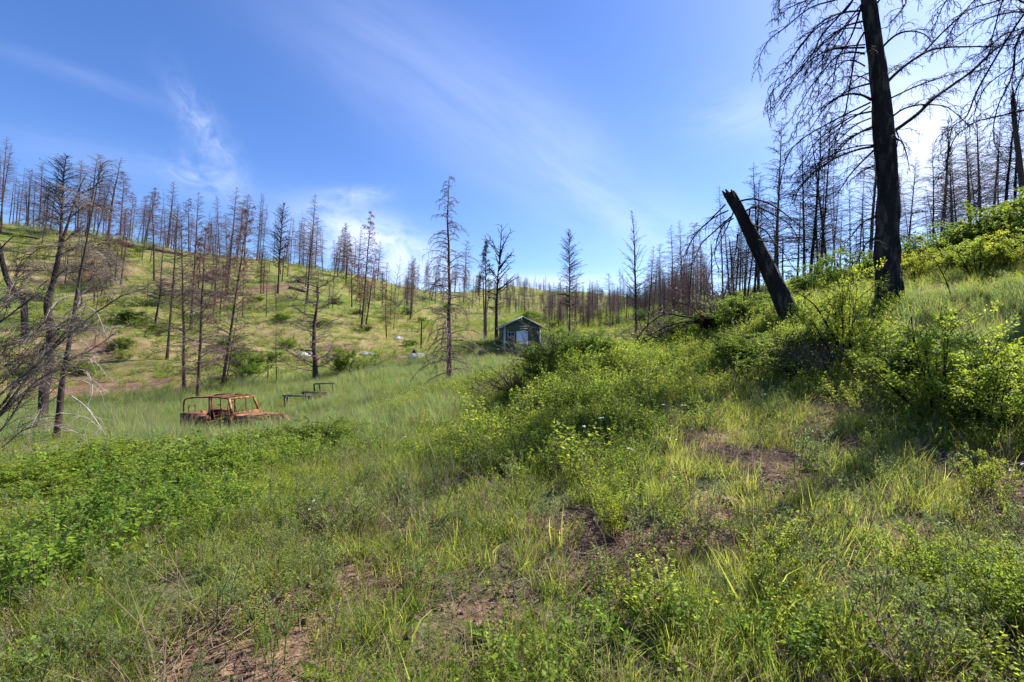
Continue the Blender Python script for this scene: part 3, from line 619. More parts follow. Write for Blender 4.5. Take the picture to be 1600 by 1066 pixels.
PR['redsmall'] = snag(23, 5, .07, 50, .25, .17, .1, 1.0, 'cone', 5, .010, needles=.5)
r_pl = random.Random(4); TREES = []
def place_tree(kind, base, top, label, group=None, Y=None, near=14, w=1.0, cat='dead tree', name='burnt_tree', spin=None):
    g = ground(base[0], base[1], Y, near); T = P(top[0], top[1], g.y + r_pl.uniform(-.3, .3)); return put_tree(kind, g, T - g, label, group, w, cat, name, spin)
def put_tree(kind, g, v, label, group=None, w=1.0, cat='dead tree', name='burnt_tree', spin=None):
    tm, bm, nm, h = PR[kind]; s = v.length / h
    e = obj(name, None); e.empty_display_size = .3; e.location = g
    q = Vector((0, 0, 1)).rotation_difference(v.normalized()) @ Matrix.Rotation(r_pl.uniform(0, 6.28) if spin is None else spin, 3, 'Z').to_quaternion()
    e.rotation_mode = 'QUATERNION'; e.rotation_quaternion = q; e.scale = (s * w, s * w, s)
    to_ = obj('trunk', tm, e); obj('crown', bm, e); to_.scale = (.82, .82, 1)
    if nm: obj('dead_needles', nm, e)
    tag(e, label, cat, group); TREES.append(e); return e

RG = 'burnt trees along the left ridge'; HS = 'burnt trees on the left slope'; RS = 'burnt trees on the right slope'
T_ = place_tree
# ridge skyline, from the left edge on
T_('pole3', (2, 366), (11, 212), 'tall burnt tree at the left end of the ridge, topping its neighbours', RG)
T_('pole3', (0, 352), (18, 224), 'thin burnt tree just behind the tall one at the left end of the ridge', RG)
T_('pole1', (20, 352), (27, 270), 'short leaning pole, third from the left end of the ridge', RG)
T_('pole1', (37, 350), (51, 262), 'bare pole leaning right at the left end of the ridge', RG)
T_('fir2', (66, 352), (73, 285), 'small mauve grey burnt tree with fine twigs on the left ridge', RG)
T_('widedark', (93, 405), (104, 243), 'dark branchy burnt tree with a flat top below the left ridge crest', RG, w=1.25)
T_('fir3', (134, 372), (155, 241), 'forked topped burnt tree leaning right beside the thick leaning one', RG, w=1.3)
T_('pole3', (168, 378), (190, 246), 'thick leaning burnt tree beside the pale stump end of the ridge log', RG, w=1.7)
T_('red1', (187, 372), (194, 268), 'red needled burnt tree right of the thick leaning one', RG)
T_('fir2', (150, 372), (176, 274), 'reddish thin tree leaning right behind the thick leaning one', RG)
T_('pole2', (204, 374), (213, 300), 'slim bare pole right of the red needled tree on the ridge', RG)
T_('pole2', (212, 376), (232, 302), 'slim pole leaning steeply right on the left ridge', RG)
T_('pole1', (226, 378), (238, 298), 'bare burnt pole just above the ridge log', RG)
T_('pole2', (249, 380), (256, 296), 'straight burnt pole in the middle of the ridge log', RG)
T_('pole1', (263, 382), (271, 300), 'thicker burnt pole above the right half of the ridge log', RG)
T_('fir3', (370, 410), (382, 312), 'burnt tree with ragged sides left of the three close poles', RG)
T_('red2', (382, 402), (388, 305), 'burnt tree with rusty needles left of the three close poles', RG, w=1.2)
T_('pole3', (401, 404), (409, 300), 'leftmost of three close tall poles on the ridge crest', RG, w=.8)
T_('pole3', (405, 405), (412, 302), 'middle one of three close tall poles on the ridge crest', RG, w=.8)
T_('pole3', (410, 405), (418, 318), 'rightmost of three close tall poles on the ridge crest', RG, w=.8)
T_('pole2', (467, 418), (473, 328), 'lone straight pole right of the thick dark tree on the ridge', RG)
T_('fir1', (527, 424), (536, 354), 'burnt fir on the ridge between two taller slope trees', RG)
T_('fir2', (540, 426), (544, 362), 'pointed burnt fir right of the ridge fir group', RG)
# slope
T_('pole3', (68, 612), (76, 470), 'crooked grey trunk behind the fan of dead limbs', HS, Y=17, w=1.3) if False else None
T_('fir3', (241, 440), (239, 300), 'thin burnt tree standing over the bushy broken snag', HS)
T_('bushy', (242, 508), (254, 436), 'short burnt snag with a bushy grey head on the left slope', HS, cat='snag', name='burnt_snag')
T_('fir2', (288, 609), (284, 335), 'slender burnt tree left of the trunk standing behind the rusty vehicle', HS, Y=28)
T_('red3', (309, 614), (322, 345), 'burnt tree with reddish top directly behind the rusty vehicle', HS, Y=26, w=.9)
T_('red3', (347, 600), (390, 318), 'right leaning burnt tree behind the rusty windscreen', HS, Y=30, w=.8)
T_('pole2', (352, 598), (376, 470), 'thin pole beside the foot of the right leaning tree', HS, Y=30)
T_('pole3', (261, 562), (278, 322), 'burnt trunk with a white scar on the left slope', HS)
T_('fir2', (298, 515), (310, 300), 'burnt tree halfway up the slope above the rusty vehicle', HS)
T_('fir1', (354, 466), (370, 293), 'tall dark burnt tree on the upper slope left of the close poles', HS, w=1.2)
T_('widedark', (434, 460), (444, 318), 'thick burnt tree with a rounded dark crown on the upper slope', HS, w=.85)
T_('fir2', (479, 478), (494, 303), 'tall slender burnt tree leaning right on the upper slope', HS, w=1.1)
T_('pole2', (474, 504), (480, 440), 'thin dark pole below the tall slender right leaning tree', HS)
T_('pole2', (416, 496), (419, 415), 'thin dark pole in the grass between thick burnt trees', HS, w=1.2)
T_('pole2', (432, 594), (431, 498), 'short thin burnt pole left of the spreading black tree', HS, Y=31, w=1.1)
T_('spread', (493, 594), (498, 428), 'black spreading dead tree with upturned limbs beyond the benches', None, Y=32)
T_('red1', (565, 512), (581, 330), 'tall burnt tree with rust red needles in the middle of the slope', HS, w=.9)
T_('fir3', (572, 508), (589, 390), 'burnt tree leaning close against the rust red one', HS)
T_('redsmall', (604, 530), (602, 448), 'young conifer with scorched red needles on the lower slope', HS)
T_('pole2', (615, 516), (619, 442), 'thin pole right of the young scorched red conifer', HS, w=1.2)
T_('stub', (658, 544), (659, 504), 'short thick broken black snag with a pale splintered top', None, cat='snag', name='broken_snag', w=.8)
T_('fir2', (559, 440), (564, 354), 'burnt tree behind the tall rust red one near the crest', HS)
T_('fir1', (641, 500), (646, 400), 'grey burnt fir left of the lone drooping tree', HS)
T_('fir1', (674, 470), (690, 392), 'bushy burnt fir beside the lone drooping tree', HS)
# middle
T_('droop', (702, 592), (702, 272), 'lone tall burnt tree with drooping pale lower branches on the valley meadow', None, Y=20, w=.95)
T_('fir3', (724, 478), (730, 376), 'thin burnt tree just right of the lone drooping tree', HS)
T_('brokentall', (757, 536), (755, 442), 'broken topless black snag left of the shed', None, cat='snag', name='broken_snag', Y=42, w=.62)
T_('forky', (776, 540), (780, 394), 'big black burnt tree with candelabra top beside the shed', None, Y=40, w=1.4)
T_('dense', (890, 524), (889, 358), 'densely twigged burnt conifer behind and right of the shed', None, Y=42, w=.8)
T_('cone', (994, 521), (987, 330), 'bare burnt pine with cones on upswept branches right of the valley track', None, Y=38)
T_('fir1', (861, 494), (861, 446), 'small burnt conifer seen just above the shed roof', 'burnt trees in the valley')
T_('fir1', (820, 492), (820, 436), 'reddish brown burnt conifer right behind the shed', 'burnt trees in the valley')
T_('fir2', (1012, 514), (1022, 384), 'mauve brown burnt fir right of the pine with cones', RS)
# right
T_('fir1', (1053, 492), (1048, 352), 'tall burnt fir left of the leaning snag and its limbs', RS, w=1.1)
T_('fir2', (1067, 480), (1062, 344), 'burnt fir close beside the tall fir left of the leaning snag', RS)
T_('pole3', (1130, 470), (1124, 290), 'slim burnt pole seen behind the top of the leaning snag', RS)
T_('brokentall', (1148, 472), (1140, 380), 'broken topped grey trunk behind the leaning snag', RS, w=.7)
T_('brokentall', (1114, 476), (1111, 382), 'thin broken topped trunk left of the leaning snag', RS, w=.6)
T_('firdark', (1186, 470), (1177, 254), 'tall burnt fir with wide thin branches above the leaning snag', RS, w=.95)
T_('brokentall', (1223, 452), (1223, 374), 'pale thick broken trunk right of the leaning snag', RS, w=.8)
T_('pole2dark', (1287, 436), (1284, 332), 'dark thin pole between the leaning snag and the great black trunk', RS)
T_('pole2dark', (1304, 432), (1303, 250), 'tall thin pole left of the great black trunk', RS)
T_('poledark', (1328, 440), (1326, 286), 'burnt tree immediately left of the great black trunk', RS)
T_('firdark', (1350, 428), (1348, 300), 'fine twigged burnt tree half hidden by the great black trunk', RS)
T_('poledark', (1405, 418), (1403, 282), 'burnt pole hugging the right side of the great black trunk', RS)
T_('pole2dark', (1424, 412), (1409, 290), 'pole leaning left beside the great black trunk', RS)
T_('pole2dark', (1452, 400), (1444, 304), 'thin pole above the green shrubs right of the great trunk', RS)
T_('poledark', (1468, 402), (1445, 290), 'burnt tree leaning left above the green shrubs', RS)
T_('poledark', (1486, 396), (1474, 300), 'burnt pole behind the tallest green shrub', RS)
T_('firdark', (1498, 396), (1483, 226), 'tall black fine twigged tree above the right hand shrubs', RS, w=.8)
T_('poledark', (1518, 388), (1508, 206), 'thick dark pole amid close trees at the upper right', RS, w=1.2)
T_('poledark', (1529, 372), (1512, 224), 'black pole leaning left beside the thick dark pole', RS)
T_('brokentall', (1604, 372), (1583, 156), 'thick broken topped black trunk at the right edge', RS, Y=15, w=.75, cat='snag', name='burnt_snag')

# the many others, each standing on the ground where the slopes carry them
def fill(n, pxr, band, kinds, hr, label, group, seed, Yr=None, lean=.05, where=''):
    rr = random.Random(seed); c = 0
    while c < n:
        px = rr.uniform(*pxr); lo, hi = band(px); py = rr.uniform(lo, hi)
        if Yr: Y = rr.uniform(*Yr(px) if callable(Yr) else Yr); g = ground(px, py, Y)
        else:
            Y = hit(px, py, 22)
            if Y is None: continue
            g = ground(px, py, Y)
        h = rr.uniform(*hr); v = Vector((rr.gauss(lean * .8, .05) * h, rr.gauss(0, .03) * h, h)); kd = rr.choice(kinds)
        AUTO.append((px_of(g), put_tree(kd, g, v, label, group, rr.uniform(.9, 1.3)), LOOK[kd], where)); c += 1
def ridge(px): 
    xs = [0, 60, 170, 280, 400, 500, 550, 600, 650, 700]; ys = [353, 357, 373, 392, 407, 420, 428, 440, 454, 464]
    return float(np.interp(px, xs, ys))
def ridgeY(px):
    Y = float(np.interp(px, [0, 170, 280, 400, 500, 600, 650, 720], [70, 76, 82, 90, 100, 118, 132, 160])); return (Y * .97, Y * 1.18)
def rslope(px): return float(np.interp(px, [1000, 1060, 1160, 1250, 1330, 1400, 1480, 1600], [472, 476, 457, 442, 428, 408, 393, 352]))
K1 = ['red1', 'fir1', 'fir2', 'fir3', 'pole1', 'pole1', 'pole2', 'pole3', 'pole3', 'fir1', 'red2']
fill(50, (-10, 480), lambda x: (ridge(x), ridge(x) + 4), K1, (7.0, 12.5), 'one of the thin burnt trees crowding the crest of the left ridge', 'thin burnt trees crowding the left ridge crest', 5, ridgeY, where=', ridge crest')
fill(38, (440, 780), lambda x: (ridge(x), ridge(x) + 4), K1 + ['red1', 'fir1'], (7, 12.5), 'one of the small burnt trees along the low far end of the ridge', 'small burnt trees along the far end of the ridge', 6, ridgeY, where=', far ridge crest')
fill(56, (40, 640), lambda x: (ridge(x) + 12, 500), ['pole2', 'fir2', 'red2', 'fir2', 'fir1', 'sap', 'redsmall', 'red1'], (4.0, 9.0), 'one of the scattered thin burnt trees on the open grassy slope', 'scattered burnt trees on the open slope', 7, where=', open slope')
fill(20, (560, 780), lambda x: (462, 500), ['fir1', 'fir2', 'red1', 'dense', 'red2'], (5, 8.5), 'one of the dense brown burnt conifers on the low slope left of the shed', 'brown burnt conifers left of the shed', 8, where=', low slope')
K2 = ['poledark', 'pole2dark', 'firdark', 'pole3', 'pole2', 'fir2', 'poledark']
fill(28, (1010, 1300), lambda x: (rslope(x), rslope(x) + 30), ['fir1', 'fir2', 'pole3', 'red2', 'poledark', 'pole2', 'fir3'], (5.5, 10), 'one of the burnt trees in the close stand left of the great trunk', 'burnt stand left of the great trunk', 9, where=', behind')
fill(32, (1240, 1620), lambda x: (rslope(x), rslope(x) + 26), K2, (5, 9.5), 'one of the thin black trees in the backlit stand on the right skyline', 'backlit burnt stand on the right skyline', 10, where=', skyline')

# far burnt wood at the head of the valley: one mass
rr_ = np.random.default_rng(31); X_, Y_, S_ = [], [], []
for i in range(950):
    px = rr_.uniform(770, 1110); Yq = rr_.uniform(52, 230); 
    if px < 850 and Yq < 90: continue
    p = P(px, 480, Yq); X_.append(p.x); Y_.append(p.y); S_.append(rr_.uniform(.24, .46) * (1 if px < 1010 else 1.5))
def joint(kind):
    tm, bm, nm, h = PR[kind]; me = bpy.data.meshes.new('far_tree'); import bmesh
    b_ = bmesh.new(); b_.from_mesh(tm); n0 = len(b_.faces); b_.from_mesh(bm); b_.faces.ensure_lookup_table()
    for f in b_.faces[n0:]: f.material_index = 1
    b_.to_mesh(me); b_.free(); me.materials.append(tm.materials[0]); me.materials.append(bm.materials[0]); return bpy.data.objects.new('far_tree', me)
coll('farwood', [joint(k) for k in ('fir1', 'fir2', 'pole3', 'fir3')])
scatter('burnt_forest', 'farwood', np.array(X_), np.array(Y_), np.array(S_), 'mauve brown burnt wood filling the head of the valley', 'forest', tilt=.04, seed=3)

# ------------------------------------------------------------------ trees built one by one
def px_path(pts_, Y, slope=0, rg=None):
    """pixel list -> world path; slope moves the far end nearer or farther than Y"""
    n_ = len(pts_); return np.array([list(P(a, b, (Y + slope * i / max(n_ - 1, 1)))) for i, (a, b) in enumerate(pts_)])
def smooth(p, k=4):
    p = np.asarray(p, float); n_ = len(p); t = np.linspace(0, n_ - 1, (n_ - 1) * k + 1); o = []
    for u in t:
        i = min(int(u), n_ - 2); f = u - i; a, b, c, d = p[max(i - 1, 0)], p[i], p[i + 1], p[min(i + 2, n_ - 1)]
        o.append(.5 * ((2 * b) + (c - a) * f + (2 * a - 5 * b + 4 * c - d) * f * f + (3 * b - 3 * c + d - a) * f ** 3))
    return np.array(o)
def barktube(mb, p, rad, n):
    """trunk with furrowed bark modelled as ridges and a swelling foot"""
    L = float(np.sum(np.linalg.norm(np.diff(p, axis=0), axis=1))); m = max(len(p), int(L / .09)); t = np.linspace(0, 1, len(p)); u = np.linspace(0, 1, m)
    q = np.stack([np.interp(u, t, p[:, i]) for i in range(3)], 1); r = np.interp(u, t, rad); k0 = mb.nv
    mb.tube(q, r, n, True)
    v = mb.v[-2] if n > 4 else mb.v[-1]; ring = v.reshape(m, n, 3); a = np.arange(n) / n * 6.2832; A2, U2 = np.meshgrid(a, u * L)
    f = vnoise(np.cos(A2) * 5 + 20 + U2 * .35, np.sin(A2) * 5 + 20 + U2 * 1.3, 4) - .5; f2 = vnoise(np.cos(A2) * 11 + 40, np.sin(A2) * 11 + 40 + U2 * 3.5, 8) - .5
    ring += (ring - q[:, None, :]) * (f * .22 + f2 * .16)[:, :, None]
def own_tree(name, label, cat, trunk, radii, Y, limbs, tmat, lmat, seed, base_z=True, n=14, tw=14, twL=.5, twr=.008, lr=.022, sub=5, droop=1.0, dslope=1.2, limbname='limb', depth_slope=0, twmat=None, broken=False):
    rg = np.random.default_rng(seed); tp = smooth(px_path(trunk, Y, depth_slope), 5)
    g = tp[0].copy(); z0 = h1(g[0], g[1])
    if base_z: tp[0][2] = min(z0 - .15, tp[0][2])
    e = empty(name, (g[0], g[1], z0)); o_ = np.array([g[0], g[1], z0]); T = MB()
    rd = np.interp(np.linspace(0, 1, len(tp)), np.linspace(0, 1, len(radii)), radii) * (1 + rg.normal(0, .035, len(tp)))
    barktube(T, tp - o_, rd, n * 3 if rd[0] > .15 else n)
    if broken:
        q = tp[-1] - o_; ax = norm(tp[-1] - tp[-2])
        for j in range(7):
            s = rg.normal(0, 1, 3) * rd[-1] * .45; T.tube([q + s - ax * .1, q + s * 1.1 + ax * (.03 + .09 * rg.random())], [rd[-1] * .4, rd[-1] * .15], 6, True)
    obj('trunk', T.mesh('trunk', M[tmat], True), e)
    for i, L in enumerate(limbs):
        opt = {}
        if isinstance(L, dict): opt = L; L = L['p']
        ds = opt.get('ds', rg.uniform(-dslope, dslope)); lp = smooth(px_path(L, opt.get('Y', Y), ds), 4)
        lp = lp + np.cumsum(rg.normal(0, .006, lp.shape), axis=0) * np.linspace(0, 1, len(lp))[:, None]
        B = MB(); r0 = opt.get('r', lr); B.tube(lp - o_, np.linspace(r0, max(r0 * .22, .004), len(lp)), 6, False)
        Lm = float(np.sum(np.linalg.norm(np.diff(lp, axis=0), axis=1)))
        twigs(B, lp - o_, int(opt.get('tw', tw) * max(.5, Lm / 2.0)), opt.get('twL', twL), twr, droop, rg, 3, 5, .12, .8, sub, 0, None, .5)
        o = obj(limbname, B.mesh(limbname, M[opt.get('mat', lmat)]), e)
    return tag(e, label, cat)
def z8(*p): return [(1150 + a / 3.553, b / 3.553) for a, b in p]
def z7(*p): return [(960 + a / 3.23, 230 + b / 3.23) for a, b in p]
def z2(*p): return [(a / 3.553, 420 + b / 3.553) for a, b in p]
def zr(*p): return [(1150 + a / 3.553, 250 + b / 3.553) for a, b in p]
def zb(*p): return [(1150 + a / 3.553, 450 + b / 3.553) for a, b in p]
big = [z8((700,60),(580,75),(470,130),(380,230),(320,330),(270,450)), z8((700,120),(600,150),(500,230),(400,330),(290,480),(190,620)), z8((715,265),(600,268),(500,285),(400,350),(300,460),(215,560)),
       z8((715,300),(650,290),(560,310),(460,420),(400,500),(320,620),(240,730)), z8((740,465),(640,495),(540,560),(450,620),(390,700)), dict(p=z8((750,555),(700,530),(620,525),(530,560),(470,620),(400,720)), r=.03),
       z8((745,570),(640,620),(500,690),(380,760),(290,840),(240,950),(215,1060)), z8((750,620),(650,645),(540,710),(430,800),(380,880),(300,980)), z8((755,705),(680,740),(600,800),(520,900),(430,970),(340,1060)),
       dict(p=z8((760,815),(680,830),(570,870),(470,930),(390,1000),(330,1080),(310,1160)), r=.028), z8((770,830),(700,900),(650,960),(600,1040),(560,1110)), z8((690,-130),(600,-20),(420,40),(280,150),(180,230),(130,330),(122,400)),
       z8((700,-60),(570,90),(470,200),(420,300),(300,420),(200,500),(170,600)), z8((690,-180),(540,-60),(400,0),(280,60),(215,120)), z8((700,20),(640,200),(560,330),(530,480),(470,560)), z8((712,180),(670,260),(640,420),(600,640),(550,780),(545,860)),
       z8((700,-200),(460,-120),(300,-60),(240,0),(240,60)), z8((770,920),(720,940),(650,990)),
       dict(p=z8((800,275),(880,200),(960,175),(1040,190),(1100,260)), r=.026), dict(p=z8((835,460),(920,380),(1040,300),(1130,270),(1300,260),(1450,262),(1620,240)), r=.036, ds=.8), dict(p=z8((850,550),(1000,480),(1150,430),(1290,400),(1400,420)), ds=1.0),
       dict(p=z8((855,660),(930,605),(1050,580),(1180,600),(1290,700)), ds=-.7), dict(p=z8((860,740),(1000,640),(1100,545),(1300,400),(1420,290),(1520,215),(1600,170),(1700,110)), r=.042, ds=.9, tw=18, twL=.7), z8((838,412),(880,385),(912,366)),
       dict(p=z8((1030,305),(1150,180),(1250,90),(1330,0),(1400,-80)), Y=10.3, ds=.6), z8((780,20),(860,-60),(1000,-100),(1150,-60),(1230,40)), z8((775,-20),(880,-90),(940,0),(900,80),(820,170)), z8((880,770),(930,800),(970,950)), z8((865,700),(900,760),(880,860)),
       zr((778,312),(700,350),(640,420),(580,470)), zr((780,430),(720,470),(660,590)), dict(p=zr((900,420),(960,430),(1010,500)), r=.012)]
rb = random.Random(8)
for k_ in (0, 1, 2, 3, 4, 5, 6, 7, 8, 9, 11, 12, 16):
    L_ = big[k_]['p'] if isinstance(big[k_], dict) else big[k_]; a_, b_, c_ = rb.uniform(.72, 1.02), rb.uniform(-34, 30), rb.uniform(-6, 12)
    big.append(dict(p=[(L_[0][0] + (x_ - L_[0][0]) * a_, y_ + b_ + c_ * i_) for i_, (x_, y_) in enumerate(L_)], r=.016, ds=rb.uniform(-2.2, 2.2)))
own_tree('great_burnt_tree', 'great black burnt tree with drooping twiggy limbs on the right', 'dead tree',
         [(1391,486),(1388,440),(1386,380),(1388,300),(1382,215),(1372,110),(1357,0),(1345,-120),(1338,-260),(1336,-380)], [.27,.235,.215,.20,.18,.16,.135,.105,.06,.02], 10.0, big, 'char', 'twigdark', 5, n=20, tw=15, twL=.55)
rt = [dict(p=z8((1900,60),(1760,90),(1600,150),(1480,190),(1380,270),(1290,330)), ds=-.4), dict(p=z8((1900,60),(1700,60),(1600,68),(1500,80),(1350,130),(1200,230),(1100,300)), ds=.5), dict(p=z8((1880,0),(1650,120),(1560,240),(1540,400),(1500,500),(1440,620),(1420,760),(1450,860)), ds=-.6),
      dict(p=z8((1880,-80),(1680,0),(1550,150),(1350,480),(1280,650),(1200,720),(1180,900),(1150,1000)), ds=.3), dict(p=z8((1900,100),(1700,200),(1600,320),(1400,460),(1330,580),(1310,700)), ds=.6), dict(p=z8((1900,-100),(1700,-80),(1480,0),(1300,60),(1220,150),(1200,230)), ds=-.5),
      dict(p=z8((1900,-150),(1600,-150),(1300,-80),(1180,0),(1130,100),(1100,200)), ds=.2), dict(p=z8((1900,300),(1720,330),(1600,420),(1540,560),(1560,640)), ds=.1), dict(p=z8((1900,520),(1700,580),(1600,612),(1450,650),(1340,680),(1230,760),(1170,900)), ds=.2, r=.026), dict(p=z8((1900,0),(1650,30),(1500,-20),(1440,120),(1390,330),(1340,420)), ds=-.3)]
own_tree('overhanging_burnt_tree', 'charred tree whose long drooping limbs reach in from the right edge', 'dead tree',
         [(1700,520),(1702,430),(1700,300),(1690,160),(1685,0),(1680,-160),(1676,-320)], [.26,.22,.2,.17,.14,.1,.03], 9.2, rt, 'char', 'twigdark', 6, n=16, tw=15, twL=.6)
ln = [z7((560,290),(480,370),(400,450),(360,530),(330,620)), z7((575,320),(520,345),(470,380),(420,430),(380,500),(320,640)), z7((590,350),(500,430),(440,490),(410,560),(370,610)), dict(p=z7((600,360),(545,400),(510,500),(510,580),(560,660)), ds=-.5), z7((622,440),(612,540),(600,620)),
      dict(p=z7((625,275),(700,262),(790,290),(870,340),(930,390),(985,435)), r=.024), dict(p=z7((655,325),(720,302),(800,340),(880,390),(930,480),(960,580)), r=.02), z7((700,395),(760,420),(800,480),(830,560)), z7((725,470),(820,490),(870,550),(925,620)), z7((600,330),(560,420),(530,470),(460,620)), z7((680,350),(690,300),(740,330),(790,380),(800,450))]
own_tree('leaning_snag', 'thick black broken snag leaning left with arching dead limbs', 'snag', [(1246,528),(1232,492),(1205,430),(1178,375),(1158,335),(1140,303)], [.235,.21,.18,.155,.135,.125], 10.5, ln, 'char', 'twigdark', 7, n=16, tw=10, twL=.45, sub=2, depth_slope=.6, lr=.018, dslope=.9, broken=True)
fl_ = [dict(p=z7((430,868),(330,850),(250,840),(160,900),(90,1000)), r=.03), dict(p=z7((440,880),(350,882),(260,905),(180,945),(130,975)), r=.026), z7((450,890),(430,930),(405,975)), z7((440,855),(380,800),(300,790),(200,830)), dict(p=z7((460,860),(452,760),(480,640),(500,590)), mat='twig'), dict(p=z7((545,850),(555,740),(600,620),(625,540)), mat='twig'),
       dict(p=z7((520,870),(430,760),(330,700)), mat='twig'), dict(p=z7((500,870),(520,780),(470,690),(440,640)), mat='twig'), z7((560,880),(640,800),(700,760)), dict(p=z7((470,880),(330,900),(200,960),(100,1010),(20,1040)), r=.02)]
e = own_tree('fallen_log', 'fallen black trunk with an orange broken end and spreading dead limbs', 'fallen tree', [(1190,512),(1160,508),(1130,504),(1096,500)], [.24,.24,.22,.20], 13.0, fl_, 'char', 'twigdark', 8, base_z=False, n=14, tw=11, twL=.5, sub=2, lr=.02, dslope=1.2)
q = P(1095, 500, 13.0) - e.location; b_ = MB(); rg = np.random.default_rng(3)
for j in range(26):
    s = rg.normal(0, .075, 3); b_.tube([np.array(q) + s + [.05, 0, 0], np.array(q) + s + [-.05 - .09 * rg.random(), 0, rg.normal(0, .02)]], [.035, .008], 5, True)
obj('broken_end', b_.mesh('broken_end', M['orangebark']), e)
# left foreground
arch = [z2((345,640),(300,670),(250,740),(225,830)), z2((380,495),(450,487),(540,530),(595,600)), z2((365,630),(450,620),(550,680),(575,760)), z2((385,700),(470,760),(530,840),(585,940),(597,1035)), z2((398,345),(500,327),(600,325),(690,325),(722,298)), z2((330,700),(240,770),(190,840),(150,910)),
        z2((350,620),(250,600),(160,640),(60,650)), z2((375,520),(310,480),(240,540),(240,610),(280,660)), z2((330,800),(420,815),(500,840),(560,900)), z2((320,880),(400,900),(470,930),(540,950)), z2((330,820),(250,820),(160,850),(80,900)), z2((420,190),(520,230),(560,300),(600,420)), z2((430,150),(350,160),(290,220),(260,300)), z2((390,360),(300,330),(220,340),(150,400)), z2((410,260),(470,180),(560,150)), z2((320,900),(240,940),(200,980)), z2((355,600),(440,560),(500,600),(520,700),(480,780)), z2((380,440),(450,400),(500,440),(560,540))]
own_tree('leaning_dead_tree', 'slim dead tree with orange flaking bark and pale arching branches at the left', 'dead tree', [(86,694),(92,650),(98,595),(104,560),(110,527),(124,437),(135,380),(150,300),(156,262)], [.080,.066,.058,.050,.042,.030,.020,.012,.005], 11.0, arch, 'patchy' if 'patchy' in M else 'charbrown', 'pale', 9, n=10, tw=9, twL=.5, sub=1, lr=.015, droop=.6, dslope=.8, twr=.006)
fan = [z2((-260,1050),(0,800),(120,650),(240,510),(400,370),(560,240),(700,150),(830,115)), z2((-260,1040),(0,770),(100,640),(250,490),(380,340),(450,170),(520,60)), z2((-260,980),(0,700),(150,570),(220,450),(300,330)), z2((-260,450),(0,295),(120,210),(230,130),(330,60)), z2((-260,560),(0,440),(150,390),(300,330),(400,250)), z2((-260,1060),(0,815),(140,680),(260,600),(400,500),(480,460),(620,370)),
       z2((-260,640),(0,480),(120,420),(250,300),(330,180)), z2((-260,760),(0,600),(100,520),(190,400),(240,280)), z2((-260,1100),(0,900),(100,760),(180,640),(320,560),(440,540)), z2((-260,400),(0,210),(100,120),(220,0)), z2((-260,800),(0,640),(160,500),(330,420),(520,300)), z2((-260,1160),(0,1000),(120,900),(260,870)), z2((-260,300),(0,180),(90,60),(130,-40)), z2((-260,700),(0,560),(170,480),(280,460))]
own_tree('fallen_dead_tree', 'toppled dead tree fanning dark limbs and grey twigs in from the left edge', 'fallen tree', [(-130,780),(-75,700),(-50,600),(-45,500),(-60,420)], [.16,.13,.10,.08,.05], 8.0, [dict(p=f, r=.026 if i in (0, 1, 5) else .016, ds=float(np.random.default_rng(i).uniform(0, 2.2))) for i, f in enumerate(fan)], 'charbrown', 'fangrey', 10, n=12, tw=22, twL=.7, sub=5, droop=.5, twr=.006)
own_tree('crooked_burnt_tree', 'crooked burnt tree with a dark twisted trunk behind the slim dead tree', 'dead tree', [(66,622),(80,540),(75,478),(84,440),(95,385),(106,350),(122,300),(134,274)], [.15,.13,.115,.09,.065,.038,.018,.006], 17.0,
         [[(76,478),(50,460),(20,470),(-10,500)], [(84,440),(120,420),(150,430),(170,470)], [(95,385),(60,390),(30,420)], [(90,400),(130,385),(160,400),(175,440)], [(106,350),(80,340),(60,352)], [(110,340),(140,320),(160,330)], [(86,430),(60,420),(40,436)], [(98,380),(125,360),(150,372)], [(122,300),(100,296),(88,306)], [(78,520),(110,500),(150,520)], [(80,500),(40,520),(10,560)], [(120,305),(150,290),(158,262)]], 'charbrown', 'fangrey', 12, n=10, tw=48, twL=1.2, sub=4, droop=.8, lr=.022, twr=.010, dslope=2.5)
own_tree('curved_burnt_tree', 'curved black trunk bowing out over the left edge', 'dead tree', [(40,470),(24,458),(12,438),(4,410),(-2,385),(-20,330)], [.22,.2,.18,.16,.14,.06], 37, [[(2,400),(-10,380),(-30,380)], [(0,390),(20,370),(30,372)]], 'char', 'twigdark', 13, n=10, tw=6, twL=.8, sub=1, lr=.05)
for nm_, lb, pth, rad, Y, lm in [
    ('charred_sapling', 'bare charred sapling rising from the bright shrub at the right', zb((1190,645),(1150,580),(1100,500),(1040,420),(990,360),(985,270),(972,160)), [.020,.018,.013,.006], 6.0, [zb((1100,500),(1010,480),(950,450)), zb((1040,420),(950,350),(900,290)), zb((1120,640),(1060,540),(1010,480))]),
    ('charred_sapling', 'bare charred sapling in front of the shrub between snag and great trunk', zb((600,410),(560,310),(490,180),(430,90),(330,20)), [.022,.018,.012,.005], 8.2, [zb((560,310),(500,250),(420,180)), zb((600,390),(570,250),(540,150)), zb((500,200),(520,100),(500,30))]),
    ('charred_sapling', 'thin black sapling standing in pale grass right of the great trunk', zr((1207,805),(1190,740),(1150,640),(1090,530)), [.016,.013,.010,.004], 9.2, [zr((1150,640),(1180,590),(1200,570)), zr((1170,690),(1100,660),(1060,600))]),
    ('charred_sapling', 'thin forked black sapling in pale grass below the right hand shrubs', zr((1190,925),(1205,870),(1250,830),(1310,790)), [.012,.010,.006,.003], 8.2, [zr((1205,870),(1230,850),(1225,820))])]:
    own_tree(nm_, lb, 'sapling', pth, rad, Y, lm, 'char', 'twigdark', hash(lb) % 7 if False else len(lb), n=7, tw=5, twL=.22, sub=1, lr=.007, twr=.002, droop=.4, dslope=.3, limbname='branch')
